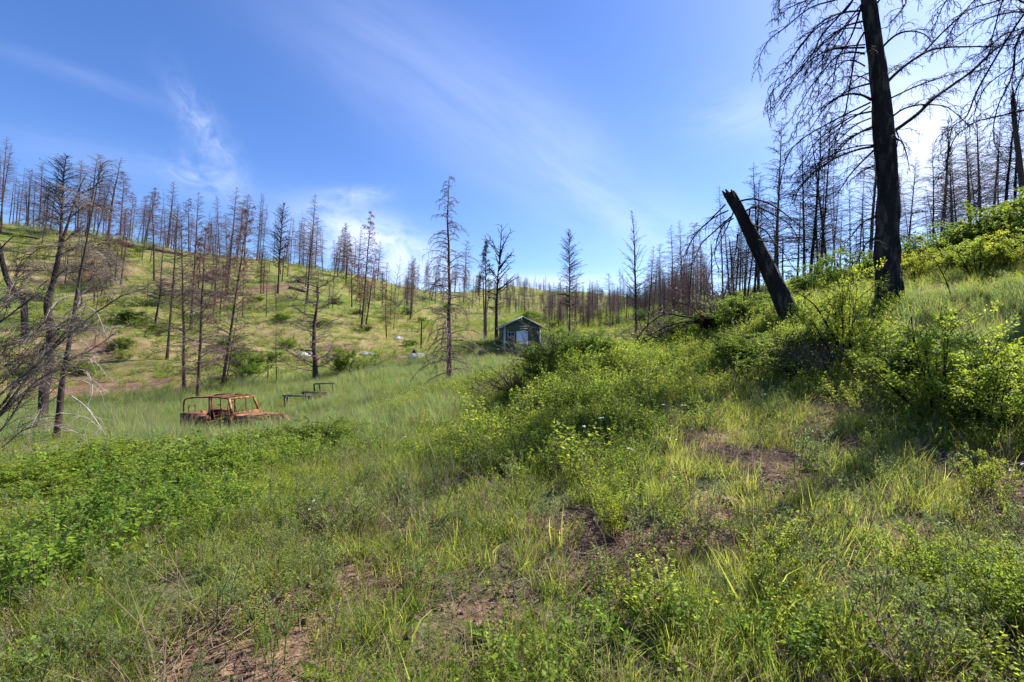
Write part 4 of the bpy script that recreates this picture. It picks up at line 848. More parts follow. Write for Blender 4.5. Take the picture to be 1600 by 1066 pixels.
# fallen logs lying on the slope
def log(name, a, b, r, label, mat='charbrown', near=14, rise=.0, stump=False):
    A_, B_ = ground(*a, near=near), ground(*b, near=near); n_ = 12; t = np.linspace(0, 1, n_); p = np.array(A_) + (np.array(B_) - np.array(A_)) * t[:, None]
    zz = H(p[:, 0], p[:, 1]); lin = np.interp(t, [0, 1], [zz[0], zz[-1]]); p[:, 2] = np.maximum(lin, zz - .1) + r * .8 + rise; p -= np.array(A_)
    mb = MB(); mb.tube(p, np.linspace(r, r * .55, n_), 9, True); e = empty(name, A_); obj('trunk', mb.mesh('log', M[mat], True), e)
    b2 = MB(); rg = np.random.default_rng(len(label))
    for i in range(14):
        q, _ = along(p, rg.random() * .95); grow(b2, q, rg.random() * 6.28, .5, .5 + rg.random() * .9, .4, r * .12, 4, 4, rg)
    obj('branch_stubs', b2.mesh('stubs', M['twig']), e)
    if stump: c = MB(); d = p[0] - p[1]; d = norm(d); c.tube([p[0] + d * .05, p[0] + d * .35], [r * 2.4, r * 1.7], 9, True); obj('root_end', c.mesh('root_end', M['cutwood']), e)
    tag(e, label, 'fallen tree'); return e
log('fallen_log', (176, 382), (286, 401), .42, 'long dark log with a pale root end lying along the left ridge crest', stump=True)
log('fallen_log', (4, 366), (62, 376), .22, 'dark log lying on the grass at the left end of the ridge')
log('fallen_log', (300, 460), (372, 468), .14, 'thin grey log lying across the upper slope behind the leaning trees', 'grey')
log('fallen_log', (452, 452), (478, 458), .25, 'short pile like grey log on the slope below the ridge', 'grey')
log('fallen_log', (505, 575), (610, 573), .07, 'thin pole lying in the meadow right of the spreading black tree')
log('fallen_log', (0, 425), (78, 425), .12, 'grey log lying level across the slope by the left edge', 'grey')

# living pines
def green_pine(base, top, label, Y, s0, rad):
    g = ground(*base, Y); h = (P(top[0], top[1], g.y) - g).length; rg = np.random.default_rng(int(h * 10)); T = MB(); t = np.linspace(0, 1, 8)
    T.tube(np.stack([0 * t, 0 * t, h * t], 1), .014 * h * (1 - t) + .01, 8); e = empty('pine_tree', g); Q, Dd = [], []; B = MB(); k = 46
    for i in range(k):
        s = s0 + (1 - s0) * i / k; L = rad * (1.05 - (s - s0) / (1 - s0)) * (.6 + .6 * rg.random()); az = rg.random() * 6.28
        q = grow(B, (0, 0, h * s), az, .35, L, .1, .02, 4, 4, rg)
        for j in range(34): a, d = along(q, .15 + .84 * rg.random()); Q.append(a + rg.normal(0, .04, 3)); Dd.append(d + rg.normal(0, .8, 3) + [0, 0, .3])
    Nd = MB(); leaves(Nd, Q, Dd, .26, .022, 0, rg)
    obj('trunk', T.mesh('trunk', M['charbrown'], True), e); obj('branches', B.mesh('branches', M['twig']), e); obj('crown', Nd.mesh('needles', M['greenneedle']), e); return tag(e, label, 'pine tree')
green_pine((759, 530), (761, 378), 'living pine with a narrow green top beside the black snag', 44, .55, 1.25)
green_pine((941, 466), (941, 452), 'small dark green conifer on the far valley skyline', 240, .1, 1.4)
green_pine((646, 462), (647, 444), 'tiny green conifer on the skyline at the far end of the ridge', 128, .05, .9)

# ------------------------------------------------------------------ shrubs
def shrub_mesh(seed, nst, nleaf, L, Wd, leafm, rad=.75, hgt=1.0, open_=.0, up=.25, dead=0):
    rg = np.random.default_rng(seed); S = MB(); tips = []
    for i in range(nst):
        a = rg.random() * 6.28; sp = abs(rg.normal(.0, .42)) + .05; l = hgt * (.75 + .35 * rg.random())
        el = math.pi / 2 - min(sp * 1.1, 1.15) * (rad / .75); b0 = [.10 * math.cos(a) * rad, .10 * math.sin(a) * rad, -.05]
        q = grow(S, b0, a, el, l, -.1 + .5 * sp, .011, 6, 5, rg, .16); tips.append(q)
        for j in range(7):
            p, d = along(q, .25 + .74 * rg.random()); k = grow(S, p, math.atan2(d[1], d[0]) + rg.normal(0, 1.1), .7 + rg.normal(0, .35), l * (.2 + .22 * rg.random()), .2, .0045, 3, 3, rg, .2); tips.append(k)
            for m_ in range(2): p2, d2 = along(k, .3 + .69 * rg.random()); tips.append(grow(S, p2, rg.random() * 6.28, .6 + rg.normal(0, .4), l * .13, .2, .0025, 2, 3, rg, .2))
    P_, D_ = [], []; per = nleaf // len(tips) + 1
    for q in tips:
        if rg.random() < open_: continue
        c = rg.normal(0, .5, 3)
        for j in range(per): a, d = along(q, (.25 + .74 * rg.random() ** .6)); P_.append(a + rg.normal(0, .018, 3)); D_.append(d * .5 + rg.normal(0, .75, 3) + [0, 0, up])
    Lf = MB(); leaves(Lf, P_, D_, L, Wd, 0, rg); return S.mesh('shrub_stems', M['twigdark'] if not dead else M['fangrey']), Lf.mesh('shrub_leaves', G[leafm]) if nleaf else None
SH = {'yel1': shrub_mesh(1, 18, 8500, .032, .0095, 'yel'), 'yel2': shrub_mesh(2, 14, 6500, .034, .0105, 'yel', open_=.15), 'deep1': shrub_mesh(3, 22, 14000, .036, .0095, 'deep', .85), 'deep2': shrub_mesh(4, 22, 12000, .033, .0095, 'deep', .95), 'low1': shrub_mesh(5, 22, 9000, .027, .008, 'yel', 1.15, .8), 'dry': shrub_mesh(6, 30, 500, .03, .008, 'brown', 1.0, .95, dead=1)}
def shrub(kind, base, hm, wm, label, Y=None, near=3, cat='shrub', group=None, name='shrub', sink=.03):
    g = ground(*base, Y, near); st, lf = SH[kind]; e = empty(name, g - Vector((0, 0, sink)), r_pl.uniform(0, 6.28)); e.scale = (wm / 1.4, wm / 1.4, hm)
    obj('stems', st, e); 
    if lf: obj('crown', lf, e)
    return tag(e, label, cat, group)
S_ = shrub
S_('deep2', (852, 595), .62, 1.7, 'dark low leafy shrub on the mound crest below the shed', 10.4)
S_('deep2', (905, 582), .62, 1.7, 'taller rounded shrub on the mound crest in front of the shed', 10.2)
S_('low1', (925, 566), .5, 1.7, 'small yellow green shrub at the right end of the mound crest', 11.8)
S_('dry', (808, 622), .75, 1.8, 'leafless dark tangle of twigs on the left shoulder of the mound', 10.7, cat='dead shrub')
S_('dry', (862, 586), 1.15, 1.7, 'tall sparse dead twigs rising from the mound crest before the shed', 10.6, cat='dead shrub')
S_('dry', (770, 620), .55, 1.5, 'low sprawling dead branches at the foot of the mound', 12.2, cat='dead shrub')
S_('yel2', (1320, 590), 1.5, 1.6, 'tall loose yellow green shrub left of the great trunk', 8.0)
S_('yel2', (1272, 560), .6, 1.3, 'yellow green shrub at the foot of the leaning snag', 8.8)
S_('yel2', (1372, 570), .55, 1.2, 'leafy shrub in front of the great trunk foot', 8.2)
S_('yel2', (1470, 690), 1.15, 1.6, 'bright shrub around the charred sapling at the right', 5.6)
S_('yel2', (1545, 700), .85, 1.2, 'broad leaved bright shrub near the right edge', 5.2)
S_('yel1', (1590, 640), .7, 1.2, 'shrub cut by the right edge below the pale grass', 5.8)
S_('deep2', (1445, 610), .8, 1.5, 'low dark green shrub left of the bright right hand shrub', 6.6)
S_('deep2', (1190, 590), .65, 2.2, 'dark low shrub with pale dead twigs under the leaning snag', 9.0)
S_('dry', (1275, 575), .9, 1.3, 'small pale dead bush under the loose yellow green shrub', 7.8, cat='dead shrub')
S_('deep1', (1562, 425), 1.45, 3.2, 'tall green shrub on the bank at the upper right', 13.5)
S_('deep1', (1600, 415), 1.7, 3.4, 'tallest green shrub, cut by the right edge', 12.5)
S_('deep2', (1510, 435), 1.35, 2.6, 'feathery green shrub on the bank right of the great trunk', 14)
S_('deep2', (1455, 450), 1.3, 2.3, 'middling green shrub near the great trunk on the bank', 14.5)
S_('yel1', (1430, 468), .9, 1.6, 'yellowish low shrub beside the great trunk', 12.5)
S_('yel1', (1530, 462), .95, 2.0, 'yellow green shrub at the back of the pale grass', 11)
S_('yel2', (1590, 458), .9, 1.8, 'yellow green shrub behind the pale grass by the right edge', 10.5)
S_('deep2', (1340, 470), 1.3, 2.4, 'green shrub behind the great trunk, left side', 16)
S_('deep2', (1270, 478), 1.2, 2.6, 'green shrub on the slope right of the leaning snag', 17)
S_('deep1', (1150, 530), .9, 2.4, 'dense shrub below the fallen log', 12.5)
S_('deep2', (1085, 540), .7, 2.2, 'low shrub under the limbs of the fallen log', 13.5)
S_('yel2', (958, 860), .38, .32, 'knee high yellow green plant in the foreground middle', 3.6)
S_('yel2', (1210, 950), .34, .42, 'small yellowish plant near the bottom edge, right of middle', 2.75)
S_('yel2', (1440, 940), .36, .5, 'small bright leaved plant in the right foreground', 2.8)
S_('yel1', (1560, 1000), .42, .55, 'bright leafy plant at the bottom right corner', 2.4)
S_('yel2', (1050, 1000), .26, .34, 'low yellowish plant near the bottom middle', 2.5)
S_('yel2', (1545, 790), .40, .45, 'small yellow plant in the shade of the right hand shrubs', 4.0)
S_('yel1', (200, 735), .6, 2.4, 'leafy bush at the back of the lower left thicket', 7.3)
S_('yel1', (420, 715), .6, 2.2, 'rounded yellow green bush at the right end of the thicket', 8.2)
S_('yel1', (300, 760), .5, 2.0, 'bush in the middle of the lower left thicket', 6.6)
S_('yel1', (60, 800), .5, 2.0, 'bush at the left end of the lower left thicket', 5.6)
S_('deep2', (500, 720), .6, 1.6, 'dark green patch of bush in the tall grass below the benches', 8.4)
S_('yel2', (400, 612), .7, .9, 'yellowish bush just behind the rusty bonnet', 22)
S_('deep1', (385, 580), 2.0, 3.5, 'bright green bush on the bank behind the rusty vehicle', 33)
S_('deep1', (540, 578), 1.9, 3.0, 'grey green rounded bush right of the spreading black tree', 33)
S_('dry', (560, 578), 1.2, 3.0, 'dead twiggy bush beside the grey green rounded bush', 34, cat='dead shrub')
hill = [(205,505,1.5,4),(225,478,1.2,4),(190,545,1.1,3),(350,545,1.6,3.5),(375,558,1.2,3),(700,485,1.8,4),(660,505,1.2,3),(635,492,1.6,3),(330,440,1.8,4),(215,395,1.3,3),(470,442,1.5,4),(600,500,.9,2.4),(525,475,1.2,3),(560,490,.9,3),(440,500,1,3),(400,470,1,3),(120,520,1.2,3.5),(60,470,1.3,3.5),(150,455,1.2,3),(300,500,1.2,3),(250,520,1,3),(570,517,1,3),(640,540,.9,2.5),(730,545,1.1,4),(750,548,1.1,4),(500,510,1.0,3),(450,545,1.1,3),(320,575,1.1,3),(430,565,1.2,3),(30,590,1.2,3),(130,585,1.2,3),(930,500,2,4),(1010,505,1.8,4),(960,510,1.5,3.5),(870,515,1.5,4),(1040,515,1.2,3),(830,500,2,5),(790,515,1.5,4)]
for i, (px, py, hh, ww) in enumerate(hill):
    e_ = S_(('deep1', 'deep2')[i % 2], (px, py), hh * .75, ww * .8, 'dark green bush on the slope', None, 20, group='green bushes dotted over the slopes', sink=.1); AUTO.append((px, e_, 'low dark green bush' if py > 480 else 'dark green bush', ', upper slope' if py < 500 else ', lower slope'))
bs = [(px, py) for px, py in [(320,480),(455,470),(590,470),(620,480),(680,490),(660,470),(90,430),(150,420),(120,440),(880,500),(905,510),(850,505),(1060,495),(1100,490),(1130,480),(1080,470),(1160,485),(1200,470)]]
for i, (px, py, hh, ww) in enumerate([(1050, 520, 1.3, 2.4), (1090, 505, 1.8, 2.6), (1120, 500, 1.5, 2.0), (1010, 530, .9, 2.4), (1070, 535, .8, 2.0)]):
    e_ = S_('dry', (px, py), hh, ww, 'dead brown bush', 14.5 + i * .4, cat='dead shrub', group='dead brown bushes around the fallen log'); AUTO.append((px, e_, 'dead brown bush', ', around the fallen log'))
for px, py in bs:
    e_ = S_('dry', (px, py), 1.6, 3.0, 'leafless grey brown bush', None, 18, cat='dead shrub', group='leafless bushes among the burnt trees', sink=.1); AUTO.append((px, e_, 'leafless grey brown bush', ', upper slope' if py < 460 else ', lower slope'))
name_them()
# ------------------------------------------------------------------ made things
def rustf(n):
    t = oc(n); a = n.noise(t, 3.0, 6, .7); b = n.noise(t, 18, 4, .6)
    c = n.ramp(n.math('ADD', n.math('MULTIPLY', a, .7), n.math('MULTIPLY', b, .3)), [(.36, (.04, .022, .020)), (.45, (.12, .052, .030)), (.52, (.34, .145, .055)), (.58, (.46, .25, .12)), (.64, (.17, .078, .045))])
    return c
M['rust'] = surf('orange_rust', rustf, .85, (25, .5, .01), .25)
M['rustdark'] = surf('dark_scorched_rust', lambda n: n.ramp(n.noise(oc(n), 5, 5, .7), [(.35, (.03, .018, .016)), (.52, (.14, .055, .032)), (.66, (.30, .12, .055))]), .85)
M['lampgrey'] = surf('clouded_lamp_glass', lambda n: (.42, .42, .40), .4)
M['timber'] = surf('weathered_dark_timber', lambda n: n.ramp(n.noise(oc(n), 8, 4, .6), [(.35, (.04, .034, .030)), (.65, (.15, .13, .115))]), .85)
M['greenside'] = surf('dark_green_siding', lambda n: n.ramp(n.noise(oc(n), 2.5, 4, .6), [(.3, (.048, .080, .056)), (.7, (.075, .115, .084))]), .6, (30, .2, .005))
def dirtywhite(n): return n.ramp(n.noise(oc(n), 3, 6, .7), [(.35, (.26, .27, .29)), (.65, (.48, .49, .52))])
M['whitetrim'] = surf('white_painted_trim', dirtywhite, .6)
M['door'] = surf('scuffed_pale_door_paint', lambda n: n.ramp(n.noise(oc(n), 5, 6, .75), [(.34, (.30, .27, .27)), (.45, (.66, .65, .68)), (.7, (.78, .77, .80))]), .6)
M['glassdark'] = surf('dark_window_glass', lambda n: (.01, .012, .014), .08, spec=.6)
M['roofing'] = surf('grey_roofing', lambda n: n.ramp(n.noise(oc(n), 12, 3), [(.4, (.06, .06, .065)), (.6, (.12, .12, .12))]), .9)
M['plank'] = surf('bare_plank', lambda n: n.ramp(n.noise(oc(n), 5, 4), [(.35, (.10, .045, .03)), (.65, (.26, .14, .09))]), .8)
M['sheet'] = surf('pale_scrap_sheet', lambda n: n.ramp(n.noise(oc(n), 2, 5), [(.35, (.16, .15, .15)), (.65, (.38, .37, .39))]), .5)
M['soot'] = surf('sooty_lump', lambda n: (.03, .02, .024), .9)

# shed
g = ground(816, 558, 36.0); sh = empty('garden_shed', g, R(9)); tag(sh, 'small dark green shed with white trim and a pale door across the meadow', 'shed')
Wd_, Dp, Hw, Ha = 2.85, 3.2, 2.55, 3.25
w = MB(); nb_ = 19
for k in range(nb_):         # lapped boards, front (gable) and back
    z0, z1 = Ha * k / nb_, Ha * (k + 1) / nb_
    for yy, sg in ((0, -1), (Dp, 1)):
        hw = Wd_ / 2 if z1 <= Hw else max(.02, Wd_ / 2 * (Ha - z0) / (Ha - Hw) if z0 >= Hw else Wd_ / 2); ht = Wd_ / 2 if z1 <= Hw else max(.01, Wd_ / 2 * (Ha - z1) / (Ha - Hw))
        o1 = sg * .012; v = [(-hw, yy + o1 * 2, z0), (hw, yy + o1 * 2, z0), (ht, yy + o1 * .3, z1), (-ht, yy + o1 * .3, z1), (-hw, yy - sg * .03, z0), (hw, yy - sg * .03, z0), (ht, yy - sg * .03, z1), (-ht, yy - sg * .03, z1)]
        w.add(v, [[0, 1, 2, 3], [7, 6, 5, 4], [0, 4, 5, 1], [3, 2, 6, 7], [1, 5, 6, 2], [0, 3, 7, 4]])
for k in range(15):
    z0, z1 = Hw * k / 15, Hw * (k + 1) / 15
    for sx_ in (-1, 1):
        xx = sx_ * Wd_ / 2; v = [(xx + sx_ * .024, .035, z0), (xx + sx_ * .024, Dp - .035, z0), (xx + sx_ * .004, Dp - .035, z1), (xx + sx_ * .004, .035, z1), (xx - sx_ * .03, .035, z0), (xx - sx_ * .03, Dp - .035, z0), (xx - sx_ * .03, Dp - .035, z1), (xx - sx_ * .03, .035, z1)]
        w.add(v, [[0, 1, 2, 3], [7, 6, 5, 4], [0, 4, 5, 1], [3, 2, 6, 7], [1, 5, 6, 2], [0, 3, 7, 4]])
obj('wall', w.mesh('shed_wall', M['greenside']), sh)
rf = MB(); al_ = math.atan2(Ha - Hw, Wd_ / 2)
for s in (-1, 1):
    rf.bar((0, Dp / 2 - .0, Ha + .05), (s * (Wd_ / 2 + .16), Dp / 2, Hw - .16 * math.tan(al_) + .05), Dp + .36, .05)
ro = obj('roof', rf.mesh('shed_roof', M['roofing']), sh)
fs = MB()
for s in (-1, 1):
    for yy in (-.21, Dp + .21): fs.bar((s * .01, yy, Ha + .045), (s * (Wd_ / 2 + .18), yy, Hw - .18 * math.tan(al_) + .045), .035, .09)
    fs.box((s * (Wd_ / 2 + .19), Dp / 2, Hw - .19 * math.tan(al_) + .02), (.03, Dp + .38, .13))
obj('fascia', fs.mesh('fascia', M['whitetrim']), ro)
for s in (-1, 1):
    c = MB(); c.box((s * (Wd_ / 2 - .02), -.05, Hw / 2), (.13, .045, Hw)); c.box((s * (Wd_ / 2 + .045), .0, Hw / 2), (.03, .14, Hw)); obj('corner_trim', c.mesh('corner_trim', M['whitetrim']), sh)
dr = MB(); dx = -.02; dr.box((dx, -.065, 1.18), (.92, .05, 1.95)); d_ = obj('door', dr.mesh('door', M['door']), sh)
fr = MB(); fr.bar((dx - .02, -.092, 1.95), (dx + .35, -.092, 1.0), .012, .02); fr.box((dx, -.093, .45), (.80, .012, .05)); fr.box((dx, -.093, 1.1), (.80, .012, .04)); obj('brace', fr.mesh('brace', M['roofing']), d_)
hb = MB(); hb.box((dx + .36, -.105, 1.1), (.04, .03, .14)); obj('handle', hb.mesh('handle', M['roofing']), d_)
wi = MB(); wx, wz = -.90, 1.72; wi.box((wx, -.06, wz), (.455, .02, .64)); wo_ = obj('window', wi.mesh('window', M['glassdark']), sh)
wf = MB()
for a in (-.25, .25): wf.box((wx + a, -.075, wz), (.045, .05, .74))
for a in (-.34, .34, 0): wf.box((wx, -.077, wz + a), (.45, .046, .04))
wf.box((wx, -.08, wz), (.025, .04, .66)); obj('frame', wf.mesh('window_frame', M['whitetrim']), wo_)
st_ = MB(); st_.box((dx, -.42, .12), (1.0, .7, .12)); st_.box((dx, -.85, 0), (1.0, .3, .12)); obj('step', st_.mesh('step', M['plank']), sh)
def sl(p): return sh.matrix_basis @ Vector(p)
sh.rotation_euler.z = R(9); bpy.context.view_layer.update()
def lean_board(name, x, zt, x2, w_, mat, label, cat='board'):
    mb = MB(); a = sl((x, -.14, zt)); b = sl((x2, -.55, .15)); c = (a + b) / 2; mb.bar(a - b, (0, 0, 0), w_, .03); e = obj(name, mb.mesh(name, M[mat]), None, b); return tag(e, label, cat)
lean_board('leaning_board', .60, 1.35, .78, .24, 'whitetrim', 'white board leaning on the green shed right of the door')
lean_board('leaning_plank', .50, 1.30, .48, .10, 'plank', 'brown plank leaning between the shed door and the white board', 'plank')
lean_board('leaning_plank', -.56, 1.35, -.50, .13, 'plank', 'reddish plank leaning on the shed left of the door', 'plank')

# benches
def weathered_bench(px, py, Y, L, rz, label, back=False, hs_=.50, bh=1.12):
    g = ground(px, py, Y) + Vector((0, 0, .02)); e = empty('bench', g, rz)
    s = MB(); s.box((0, 0, hs_), (L, .07, .06)); s.box((0, .22, hs_ + .003), (L, .07, .06)); obj('seat', s.mesh('bench_seat', M['timber']), e)
    for a in (-L / 2 + .12, L / 2 - .12):
        l = MB(); l.box((a, 0, hs_ / 2 - .16), (.08, .08, hs_ + .26)); l.box((a, .22, hs_ / 2 - .16), (.08, .08, hs_ + .26)); l.box((a, .11, hs_ - .065), (.06, .14, .06)); obj('leg', l.mesh('bench_leg', M['timber']), e)
    if back:
        b = MB(); 
        for a in (-L / 2 + .05, L / 2 - .05): b.bar((a, .26, .0), (a - .1, .42, bh), .07, .07)
        b.bar((-L / 2 - .09, .43, bh - .02), (L / 2 - .09, .43, bh + .03), .06, .07); b.bar((-L / 2 + .35, .32, hs_ - .05), (-L / 2 + .22, .41, bh - .04), .05, .05); obj('backrest', b.mesh('bench_back', M['timber']), e)
    return tag(e, label, 'bench')
weathered_bench(464, 632, 22.5, 1.5, R(-6), 'long low weathered bench, nearest the rusty vehicle')
weathered_bench(489, 627, 23.6, 1.25, R(-6), 'low weathered bench between the long one and the open back frame', hs_=.36)
weathered_bench(504, 629, 24.4, 1.1, R(4), 'weathered bench with an open upright back frame', True, .16, .62)

# scrap
def scrap(px, py, Y, w_, d_2, amp, mat, label, seed, tilt=0, cat='scrap sheet', name='scrap_sheet'):
    g = ground(px, py, Y, 14); rg = np.random.default_rng(seed); n_ = 12; u = np.linspace(-.5, .5, n_); X2, Y2 = np.meshgrid(u * w_, u * d_2)
    Z2 = amp * (fbm((X2 + 9).ravel(), (Y2 + 9).ravel(), 2.5, seed, 3) - .2) + (X2.ravel() * tilt) + .12
    Z2 *= np.clip(2.2 - 3.2 * np.maximum(abs(X2.ravel() / w_), abs(Y2.ravel() / d_2)) * 1.2, .3, 1)
    i = np.arange(n_ - 1)[:, None] * n_ + np.arange(n_ - 1)[None]; q = np.stack([i, i + 1, i + n_ + 1, i + n_], -1).reshape(-1, 4)
    v = np.stack([X2.ravel(), Y2.ravel(), Z2], 1); mb = MB(); mb.add(v, q); mb.add(v - [0, 0, .03], q[:, ::-1]); o = obj(name, mb.mesh(name, M[mat]), None, g); o.rotation_euler = (R(12), 0, rg.random()); return tag(o, label, cat)
scrap(655, 560, None, 1.9, 1.4, .75, 'sheet', 'crumpled white sheet heaped in the meadow below the short black snag', 3)
scrap(650, 556, None, .9, .8, 1.1, 'soot', 'dark burnt lump beside the crumpled white sheet', 4, cat='burnt debris', name='burnt_lump')
scrap(478, 556, None, 1.7, .9, .5, 'sheet', 'pale metal sheet lying left of the spreading black tree', 5, -.12)
scrap(520, 562, None, 1.5, .8, .3, 'sheet', 'pale sheet lying right of the spreading black tree', 6)
scrap(575, 554, None, 1.4, .8, .25, 'sheet', 'small pale sheet on the bank right of the grey green bush', 7)
scrap(623, 530, None, 1.0, .8, .4, 'sheet', 'little white scrap on the slope above the meadow', 8)

# rusty vehicle (nose towards +x in its own frame)
g = ground(362, 668, 17.0); jp = empty('burnt_off_road_car', g + Vector((.12, 0, -.05)), R(-13)); jp.scale = (.94, .94, .90); tag(jp, 'burnt out rusty open topped off road vehicle sunk in tall grass', 'wrecked car')
RU, RD = M['rust'], M['rustdark']
def rail(mb, pts_, r, n=7): mb.tube(smooth(pts_, 3), r, n, True)
b = MB()
for s in (-1, 1):
    y = s * .74
    b.box((-1.32, y, .82), (.98, .05, .50)); b.box((-.30, y, .66), (1.06, .05, .24)); b.box((.42, y, .80), (.36, .05, .50))      # rear quarter, door sill, cowl side
    b.box((-1.32, y - s * .11, 1.075), (.98, .22, .03)); b.box((-1.0, y - s * .14, .78), (.62, .22, .42))
b.box((-1.80, 0, .80), (.04, 1.43, .46)); b.box((-.75, 0, .50), (2.2, 1.43, .05)); b.box((.60, 0, .78), (.05, 1.43, .50))
obj('body', b.mesh('car_body', RD), jp)
ck = MB(); ck.box((.42, 0, 1.065), (.34, 1.44, .06)); ck.box((.22, 0, 1.0), (.10, 1.40, .20)); obj('dashboard', ck.mesh('dashboard', RU), jp)
h = MB(); n_ = 9; ys = np.linspace(-1, 1, n_); xs = np.linspace(.60, 1.72, 7); V_ = []
for i, xx in enumerate(xs):
    hw = .66 - .12 * (i / 6); 
    for yy in ys: V_.append((xx, yy * hw, 1.095 - .030 * (i / 6) ** 2 - .055 * abs(yy) ** 3))
V_ = np.array(V_); i = np.arange(6)[:, None] * n_ + np.arange(n_ - 1)[None]; q = np.stack([i, i + n_, i + n_ + 1, i + 1], -1).reshape(-1, 4)
h.add(V_, q); h.add(V_ - [0, 0, .02], q[:, ::-1])
for s in (-1, 1): h.bar((.62, s * .64, .96), (1.70, s * .53, .94), .03, .20)
obj('bonnet', h.mesh('bonnet', RU, True), jp)
for s in (-1, 1):
    f = MB(); P2 = [(.58, .80), (.78, .90), (1.0, .93), (1.5, .93), (1.78, .88), (1.88, .74), (1.90, .62)]
    for (xa, za), (xb, zb_) in zip(P2[:-1], P2[1:]): f.bar((xa, s * .66, za), (xb, s * .66, zb_), .24, .03)
    for (xa, za), (xb, zb_) in zip(P2[:-1], P2[1:]): f.bar((xa, s * .775, za - .03), (xb, s * .775, zb_ - .03), .02, .07)
    obj('fender', f.mesh('fender', RU), jp)
gl = MB(); gl.box((1.755, 0, 1.035), (.05, 1.12, .07)); gl.box((1.755, 0, .60), (.05, 1.12, .10))
for k in range(8): gl.box((1.755, -.30 + k * .0857, .82), (.05, .038, .37))
for s in (-1, 1): gl.box((1.755, s * .535, .82), (.05, .05, .37)); gl.box((1.755, s * .42, .68), (.05, .20, .08)); gl.box((1.755, s * .42, .985), (.05, .20, .05))
gr_ = obj('grille', gl.mesh('grille', RU), jp)
bk = MB(); bk.box((1.66, 0, .80), (.04, 1.0, .40)); obj('radiator', bk.mesh('radiator', M['soot']), jp)
for s in (-1, 1):
    l = MB(); a = np.linspace(0, 2 * math.pi, 17)[:-1]; l.tube([(1.70, s * .42, .835), (1.80, s * .42, .835)], .115, 16, False); l.tube([(1.72, s * .42, .835), (1.80, s * .42, .835)], .098, 16, False)
    o = obj('headlight', l.mesh('headlight_ring', RD), jp); l2 = MB(); l2.tube([(1.70, s * .42, .835), (1.765, s * .42, .815)], [.09, .07], 12, True); obj('lamp', l2.mesh('lamp', M['lampgrey']), o)
bm_ = MB(); bm_.box((1.98, 0, .56), (.12, 1.45, .13)); bm_.box((1.85, .35, .54), (.25, .08, .08)); bm_.box((1.85, -.35, .54), (.25, .08, .08)); obj('bumper', bm_.mesh('bumper', RU), jp)
wsf = MB(); tp, bt_ = (.30, 1.70), (.52, 1.09)
for s in (-1, 1): wsf.bar((bt_[0], s * .66, bt_[1]), (tp[0], s * .60, tp[1]), .07, .07)
wsf.bar((tp[0], -.63, tp[1]), (tp[0], .63, tp[1]), .07, .07); wsf.bar((bt_[0], -.69, bt_[1] + .02), (bt_[0], .69, bt_[1] + .02), .07, .07); wsf.bar((bt_[0] - .02, 0, bt_[1]), (tp[0], 0, tp[1]), .02, .02) if False else None
obj('windscreen_frame', wsf.mesh('windscreen_frame', RU), jp)
cg = MB()
for s in (-1, 1):
    rail(cg, [(tp[0], s * .60, tp[1] + .01), (-.1, s * .60, 1.745), (-.6, s * .60, 1.755), (-1.2, s * .61, 1.73), (-1.62, s * .62, 1.68), (-1.78, s * .62, 1.55), (-1.80, s * .62, 1.05)], .032)
    cg.tube([(-.58, s * .60, .55), (-.60, s * .60, 1.75)], .034, 8)
    rail(cg, [(-.02, s * .62, .75), (-.05, s * .61, 1.2), (-.08, s * .60, 1.74)], .022)
for xx, zz in ((-.60, 1.75), (-1.62, 1.68), (-.08, 1.745)): cg.tube([(xx, -.60, zz), (xx, .60, zz)], .032, 8)
obj('roll_cage', cg.mesh('roll_cage', RD), jp)
for s in (-1, 1):
    se = MB(); y0 = s * .34
    rail(se, [(-.38, y0 - .2, .78), (-.50, y0 - .2, 1.25), (-.52, y0 - .1, 1.42), (-.52, y0 + .1, 1.42), (-.50, y0 + .2, 1.25), (-.38, y0 + .2, .78)], .018)
    for k in range(4): se.tube([(-.42 - .025 * k, y0 - .19, .88 + .12 * k), (-.42 - .025 * k, y0 + .19, .88 + .12 * k)], .008, 5)
    se.box((-.18, y0, .74), (.42, .40, .03)); se.box((-.18, y0, .62), (.30, .34, .20)); obj('seat_frame', se.mesh('seat_frame', RD), jp)
sw = MB(); a = np.linspace(0, 2 * math.pi, 17); c_ = np.stack([.02 + .07 * np.sin(a), .34 + .19 * np.cos(a), 1.12 + .18 * np.sin(a)], 1); sw.tube(c_, .012, 6, False); sw.tube([(.25, .34, .98), (.02, .34, 1.12)], .018, 6); obj('steering_wheel', sw.mesh('steering_wheel', RD), jp)
tg = MB(); tg.box((-1.86, 0, 1.02), (.05, 1.3, .06)); rail(tg, [(-1.88, -.3, .95), (-1.9, -.3, 1.32), (-1.9, -.05, 1.32), (-1.88, -.05, .95)], .02); obj('spare_wheel_carrier', tg.mesh('carrier', RD), jp)
for xx in (-1.2, 1.28):
    for s in (-1, 1):
        wl = MB(); wl.tube([(xx, s * .52, .28), (xx, s * .56, .28), (xx, s * .70, .28), (xx, s * .72, .28)], [.20, .22, .22, .19], 18, True); wl.tube([(xx, s * .72, .28), (xx, s * .75, .28)], .06, 10, True); obj('wheel_rim', wl.mesh('wheel_rim', RD), jp)
ex = MB(); ex.box((1.2, 0, .62), (.7, .4, .3)); obj('engine', ex.mesh('engine', M['soot']), jp)

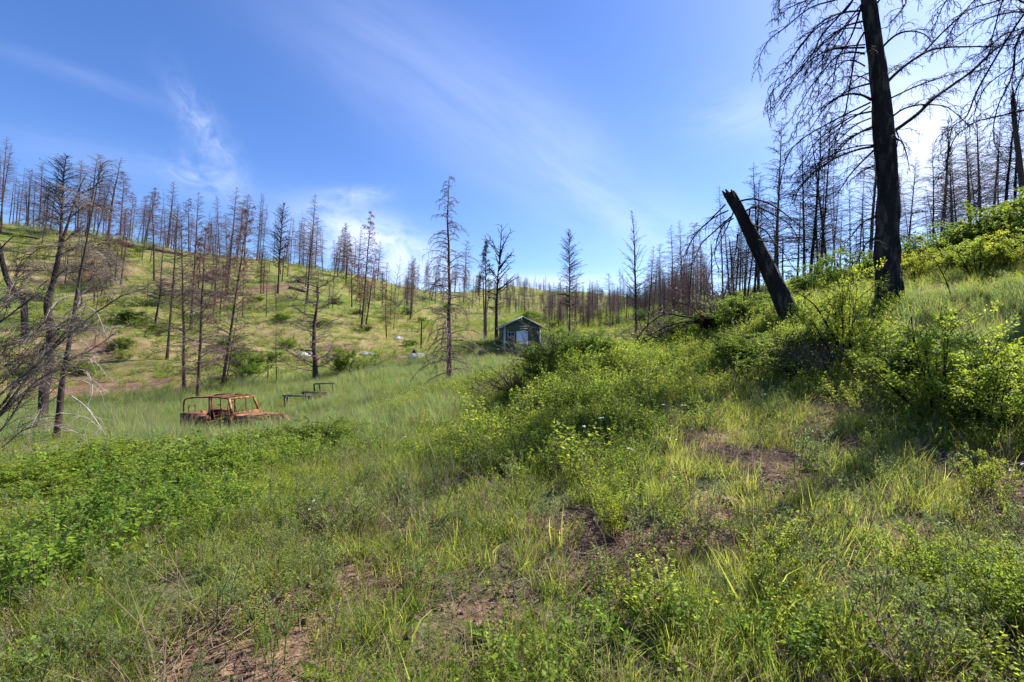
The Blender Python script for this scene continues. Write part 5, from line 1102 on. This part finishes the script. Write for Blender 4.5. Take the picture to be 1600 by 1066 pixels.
# fence posts of the old line in the valley
for i, (px, py, t_) in enumerate([(369, 592, 'leftmost'), (379, 590, ''), (391, 590, ''), (418, 590, '')]):
    g = ground(px, py, 33); mb_ = MB(); mb_.tube([(0, 0, -.1), (.03, 0, .6), (.02 * i, 0, 1.3)], [.05, .045, .035], 7); o = obj('fence_post', mb_.mesh('fence_post', M['timber'], True), None, g)
    tag(o, ORD[i] + ' grey timber post from the left in the row behind the rusty windscreen', 'post', 'posts behind the rusty vehicle')
# yarrow heads
for i, (px, py) in enumerate([(877, 632), (820, 650), (822, 655), (1047, 730), (1058, 672), (915, 585), (700, 695), (500, 820), (740, 585)]):
    pass
gx = [ground(px, py) for px, py in [(877, 645), (821, 665), (1047, 742), (1059, 690), (655, 700), (500, 835), (700, 705), (612, 730), (936, 735), (985, 760), (60, 690), (1200, 660)]]
scatter('wildflowers', 'white', np.array([p.x for p in gx]), np.array([p.y for p in gx]), 1.0, 'small white flower heads dotted in the grass', 'flowers', seed=5)
# stones
def stone(px, py, w_, h_, label, Y=None, mat=None):
    g = ground(px, py, Y); rg = np.random.default_rng(int(px)); a = np.linspace(0, 2 * math.pi, 11)[:-1]; v = []; rr2 = .8 + .4 * rg.random(10)
    for z, k in ((-.04, 1.0), (h_ * .6, 1.02), (h_, .75)): 
        for j in range(10): v.append((math.cos(a[j]) * w_ * k * rr2[j], math.sin(a[j]) * w_ * .7 * k * rr2[j], z + rg.normal(0, h_ * .08)))
    v.append((0, 0, h_ * 1.05)); f = [[r * 10 + j, r * 10 + (j + 1) % 10, (r + 1) * 10 + (j + 1) % 10, (r + 1) * 10 + j] for r in range(2) for j in range(10)] + [[20 + j, 20 + (j + 1) % 10, 30, 30] for j in range(10)]
    mb = MB(); mb.add(v, f); o = obj('stone', mb.mesh('stone', M['stone']), None, g); return tag(o, label, 'stone')
M['stone'] = surf('pinkish_stone', lambda n: n.ramp(n.noise(oc(n), 22, 5, .7), [(.35, (.14, .09, .07)), (.6, (.34, .25, .19))]), .9, (40, .8, .01))
stone(1140, 786, .08, .03, 'flat pinkish stone on the bare soil right of the foreground middle')
stone(1475, 752, .07, .03, 'small pale flat stone below the right hand shrubs')
stone(1550, 772, .09, .035, 'flat brown stone on bare soil near the right edge')
